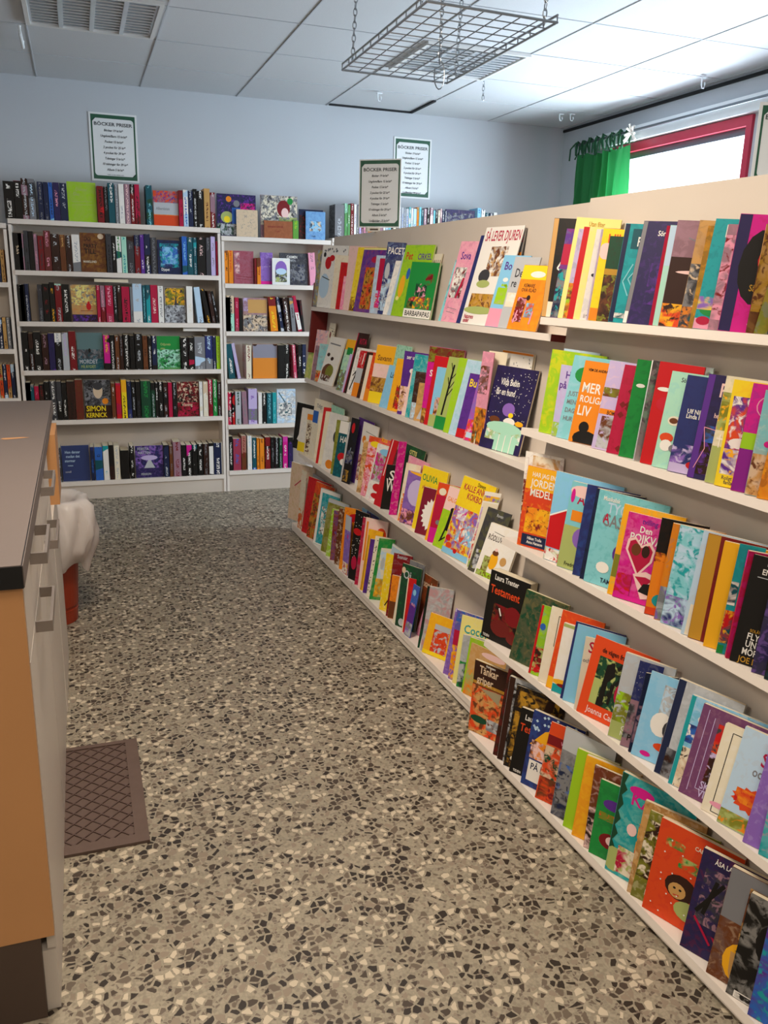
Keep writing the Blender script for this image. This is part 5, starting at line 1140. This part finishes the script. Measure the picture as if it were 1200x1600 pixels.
back_row(NARR, 'fourth shelf', ZU2[3], '''L 222 275 212 DT G W 185,L 298 325 206 LV MV LG 235,372 420 226 C OR DR
F 432 650 216 O MG BR|r 0 .6 1 1 8C8A98;e .08 1 .1 .06 DB;e .92 1 .1 .06 DB;r 0 0 1 .6 E08A2E;l O .012 .2 .06 .8 .06|orange cover with grey upper part
655 716 226 K DK K,L 716 756 218 K DR W 742,L 798 826 220 C84060 OR W 778,834 866 220 K K W,870 905 218 N K W''', *Z4)
back_row(NARR, 'fifth shelf', ZU2[4], '''194 236 646 CR K W,238 272 646 R K W,277 328 640 LG W DG,L 345 388 636 MV LV MG 328,392 470 616 LV MG V,480 514 648 W CR PK,516 552 652 K N W,556 604 652 DT T A,606 642 648 T DT A
F 645 812 618 LG A DK|g 0 0 1 1 LG PB W;l DT .05 .1 .9 .45 .6;g .1 .2 .8 .6 W MG DT|silvery cover with a dark splash''', *Z4)
back_row(NARR, 'bottom shelf', ZU2[5], '''218 254 1040 K DK W
258 328 1062 A03850 B B,332 374 1036 B07868 BR DR,384 424 1036 W SB PB,428 463 1052 DT B W,467 490 1056 O C BR,494 534 1060 O BR BR,542 588 1048 DR K W,592 624 1048 K DK MG,628 662 1052 K MA LG,666 694 1054 DG K LG,698 742 1042 MA D03AA0 W,746 790 1050 IN K PU''', *Z4)
# third bookcase: low row of thin spines that shows above the stand, and a dark cover
rz = random.Random(21)
x = 1.765; cols3 = [('DK', 'MG', 'LG'), ('5E9A5A', 'MN', 'G'), ('5E9A5A', 'MN', 'W'), ('DR', 'MV', 'W'), ('W', 'PB', 'V'), ('MG', 'LG', 'W'), ('LV', 'W', 'PU'), ('MV', 'DR', 'W'), ('P', 'LV', 'DR')]
k = 0
while x < 2.62:
    w_ = rz.uniform(.013, .026) if k else .07
    c_ = cols3[k] if k < len(cols3) else rz.choice([('W', 'PB', 'B'), ('PB', 'LG', 'N'), ('DT', 'PB', 'W'), ('C', 'BG', 'DR'), ('N', 'PB', 'W'), ('O', 'TN', 'BR'), ('MV', 'PK', 'W'), ('LG', 'W', 'B'), ('K', 'DK', 'W'), ('A', 'W', 'T')])
    BACK.append(dict(case='bookcase behind stand', row='top shelf', x=x, w=w_, h=rz.uniform(.225, .243), cols=c_, front=False, lean=False, flat=False, lay=1, rest=[], y=YU+.012, z=1.816, ztop=0)); x += w_+.002; k += 1
BACK.append(dict(case='bookcase behind stand', row='top shelf', x=2.625, w=.24, h=.24, cols=('IN', 'DK', 'MV'), front=True, lean=False, flat=False, lay=1, rest=[], tail='|g .05 .1 .95 .9 IN MG DK;e .5 .5 .12 .2 PK;e .25 .55 .12 .1 LG;e .75 .55 .12 .1 LG|dark cover with a pale winged figure', y=YU+.02, z=1.816, ztop=0))
x = 2.88
for c_, hh in ((('SB', 'PB', 'B'), .26), (('W', 'PB', 'N'), .25), (('DT', 'N', 'W'), .23), (('N', 'DK', 'W'), .23), (('W', 'LG', 'SB'), .235), (('W', 'PB', 'B'), .2), (('PB', 'W', 'B'), .2)):
    BACK.append(dict(case='bookcase behind stand', row='top shelf', x=x, w=.03, h=hh, cols=c_, front=False, lean=False, flat=False, lay=1, rest=[], y=YU+.012, z=1.816, ztop=0)); x += .034
# the few books of the bookcase at the left edge
for z_, hs in ((1.455, .2), (1.035, .2), (.715, .22)):
    x = -.56
    for q in range(6):
        c_ = rz.choice([('W', 'PB', 'B'), ('TN', 'OR', 'DB'), ('N', 'PB', 'W'), ('MV', 'K', 'W'), ('MG', 'SB', 'W')]); BACK.append(dict(case='left edge bookcase', row='shelf', x=x, w=.022, h=hs, cols=c_, front=False, lean=False, flat=False, lay=1, rest=[], y=YU+.012, z=z_, ztop=0)); x += .024

for i, e in enumerate(BACK): e['i'] = i; e['score'] = e['w']*e['h']*(3 if e['front'] else 1) - (5 if e['case'].startswith('left edge') else 0)
QUOTA = 300 - NBOOK
rank = sorted(BACK, key=lambda e: -e['score']); keep = set(e['i'] for e in rank[:QUOTA])
rest_mb = MB()
def cname(c): return HUES.get(c, {'6A2A26': 'brown-red', '6A2A1C': 'rust brown', '5E9A3A': 'leaf green', 'A05060': 'rose', 'A03850': 'raspberry', 'B07868': 'dusty rose', 'C84060': 'rose red', '6E9CCB': 'light blue', '5E9A5A': 'green', 'B03050': 'raspberry', 'A05C38': 'brown', '3A3A3A': 'grey'}.get(c, 'mixed'))
def nb(e, d):
    q = [f for f in BACK if f['case'] == e['case'] and f['row'] == e['row'] and not f['flat'] and f['lay'] == 1]
    q.sort(key=lambda f: f['x']); ix = [f['i'] for f in q].index(e['i']) if e['i'] in [f['i'] for f in q] else -1
    return q[ix+d] if ix >= 0 and 0 <= ix+d < len(q) else None
labs = {}
for e in BACK:
    if e['i'] not in keep: continue
    where = e['row']+', '+e['case']
    if e['front']:
        e['label'] = e['tail'].split('|')[2]+', '+where
    elif e['flat']: e['label'] = cname(e['cols'][0])+' book lying flat on the row, '+where
    else:
        c0, c1 = cname(e['cols'][0]), cname(e['cols'][2]); L, R_ = nb(e, -1), nb(e, 1)
        core = ('leaning ' if e['lean'] else '')+c0+' spine, '+c1+' lettering' if c0 != c1 else 'plain '+c0+' spine'
        nbt = ('right of a '+('cover' if L['front'] else cname(L['cols'][0])+' one')) if L else 'leftmost'
        e['label'] = core+', '+nbt+', '+where
    labs.setdefault(e['label'], []).append(e)
ORD = ['first', 'second', 'third', 'fourth', 'fifth', 'sixth', 'seventh', 'eighth', 'ninth', 'tenth', 'eleventh', 'twelfth', 'thirteenth', 'fourteenth', 'fifteenth', 'sixteenth', 'seventeenth', 'eighteenth', 'nineteenth', 'twentieth']
for lab, es in labs.items():
    if len(es) > 1:
        for k, e in enumerate(sorted(es, key=lambda f: f['x'])): e['label'] = ['leftmost ', 'second ', 'third ', 'fourth ', 'fifth '][min(k, 4)] + e['label']
for e in BACK:
    lim = {WIDE: (-.3585, .9315), NARR: (.9765, 1.7155), 'bookcase behind stand': (1.765, 3.23), 'left edge bookcase': (-1.33, -.41)}[e['case']]
    if e['row'] != 'top shelf':
        e['x'] = max(e['x'], lim[0]); e['w'] = min(e['w'], lim[1]-e['x'])
        if e['w'] < .006: e['x'] = lim[1]-.012; e['w'] = .011
    e['z'] += .0006
    w, h = e['w'], e['h']; x, y, z = e['x'], e['y'], e['z']; sep = .0012
    solo = e['i'] in keep; sink = None if solo else rest_mb
    ex, ey, ez = np.array([1., 0, 0]), np.array([0, 1., 0]), np.array([0, 0, 1.])
    spec = e['tail'].split('|')[1] if e.get('tail') else ''
    depth = min(.15, h*.66)
    if e['front']:
        t = .014 if e['lay'] == 1 else .006
        if e['lay'] == 1: y0 = y+.004
        else: y0 = YU+.005
        make_book((x+sep, y0, z), ex, ey, ez, w-2*sep, h, t, e['cols'], e.get('label'), 'books on the '+e['row']+' of the '+e['case'], spec, sink=sink)
        continue
    if e['flat']:
        # lying on top of the row: long side along the shelf
        zt = e['ztop']-.0; hh = .02
        make_book((x, y+.02, zt-.006+.004), ey, -ez*-1, ex, .13, w, hh, e['cols'], e.get('label'), 'books on the '+e['row']+' of the '+e['case'], '', sink=sink); continue
    if e['lean']:
        # leaning to the left: top edge given by the last number, the spine keeps its foot on the board
        xt = aty(Z1[0]+0, 0, y)[0]
        dxp = None
        try: pxt = float(e['rest'][0])
        except Exception: pxt = None
        scl = {'third shelf': Z1 if e['case'] == WIDE else Z3, 'second shelf': Z3, 'fourth shelf': Z4, 'fifth shelf': Z4}[e['row']]
        top_y = h
        X0 = aty(scl[0]+pxt*scl[2], proj(np.array([x, y, z+h]))[1], y)[0]
        ang = math.atan2(x-X0, h); ang = max(0, min(.3, ang)); L = h/math.cos(ang)*.985
        ez2 = np.array([-math.sin(ang), 0, math.cos(ang)]); ex2 = np.array([math.cos(ang), 0, math.sin(ang)]); ww = w*math.cos(ang)
        # spine faces the room: cover plane runs back from the spine
        make_book(np.array([x+ww*.0+.0, y, z+.0004]), ey, ex2*1., ez2, depth, L, max(.006, ww-.001), e['cols'], e.get('label'), 'books on the '+e['row']+' of the '+e['case'], '', sink=sink); continue
    make_book((x+sep, y, z), ey, ex, ez, depth, h, w-2*sep, e['cols'], e.get('label'), 'books on the '+e['row']+' of the '+e['case'], '', sink=sink)
    NBOOK += 1 if solo else 0
if rest_mb.f:
    o = rest_mb.build('packed_books', [M['print'], M['spine'], M['pages']]); tag(o, 'remaining thin book spines packed in the bookcases along the back wall', 'books', None, 'stuff')
for o in bpy.data.objects:
    if '_o' in o: del o['_o']
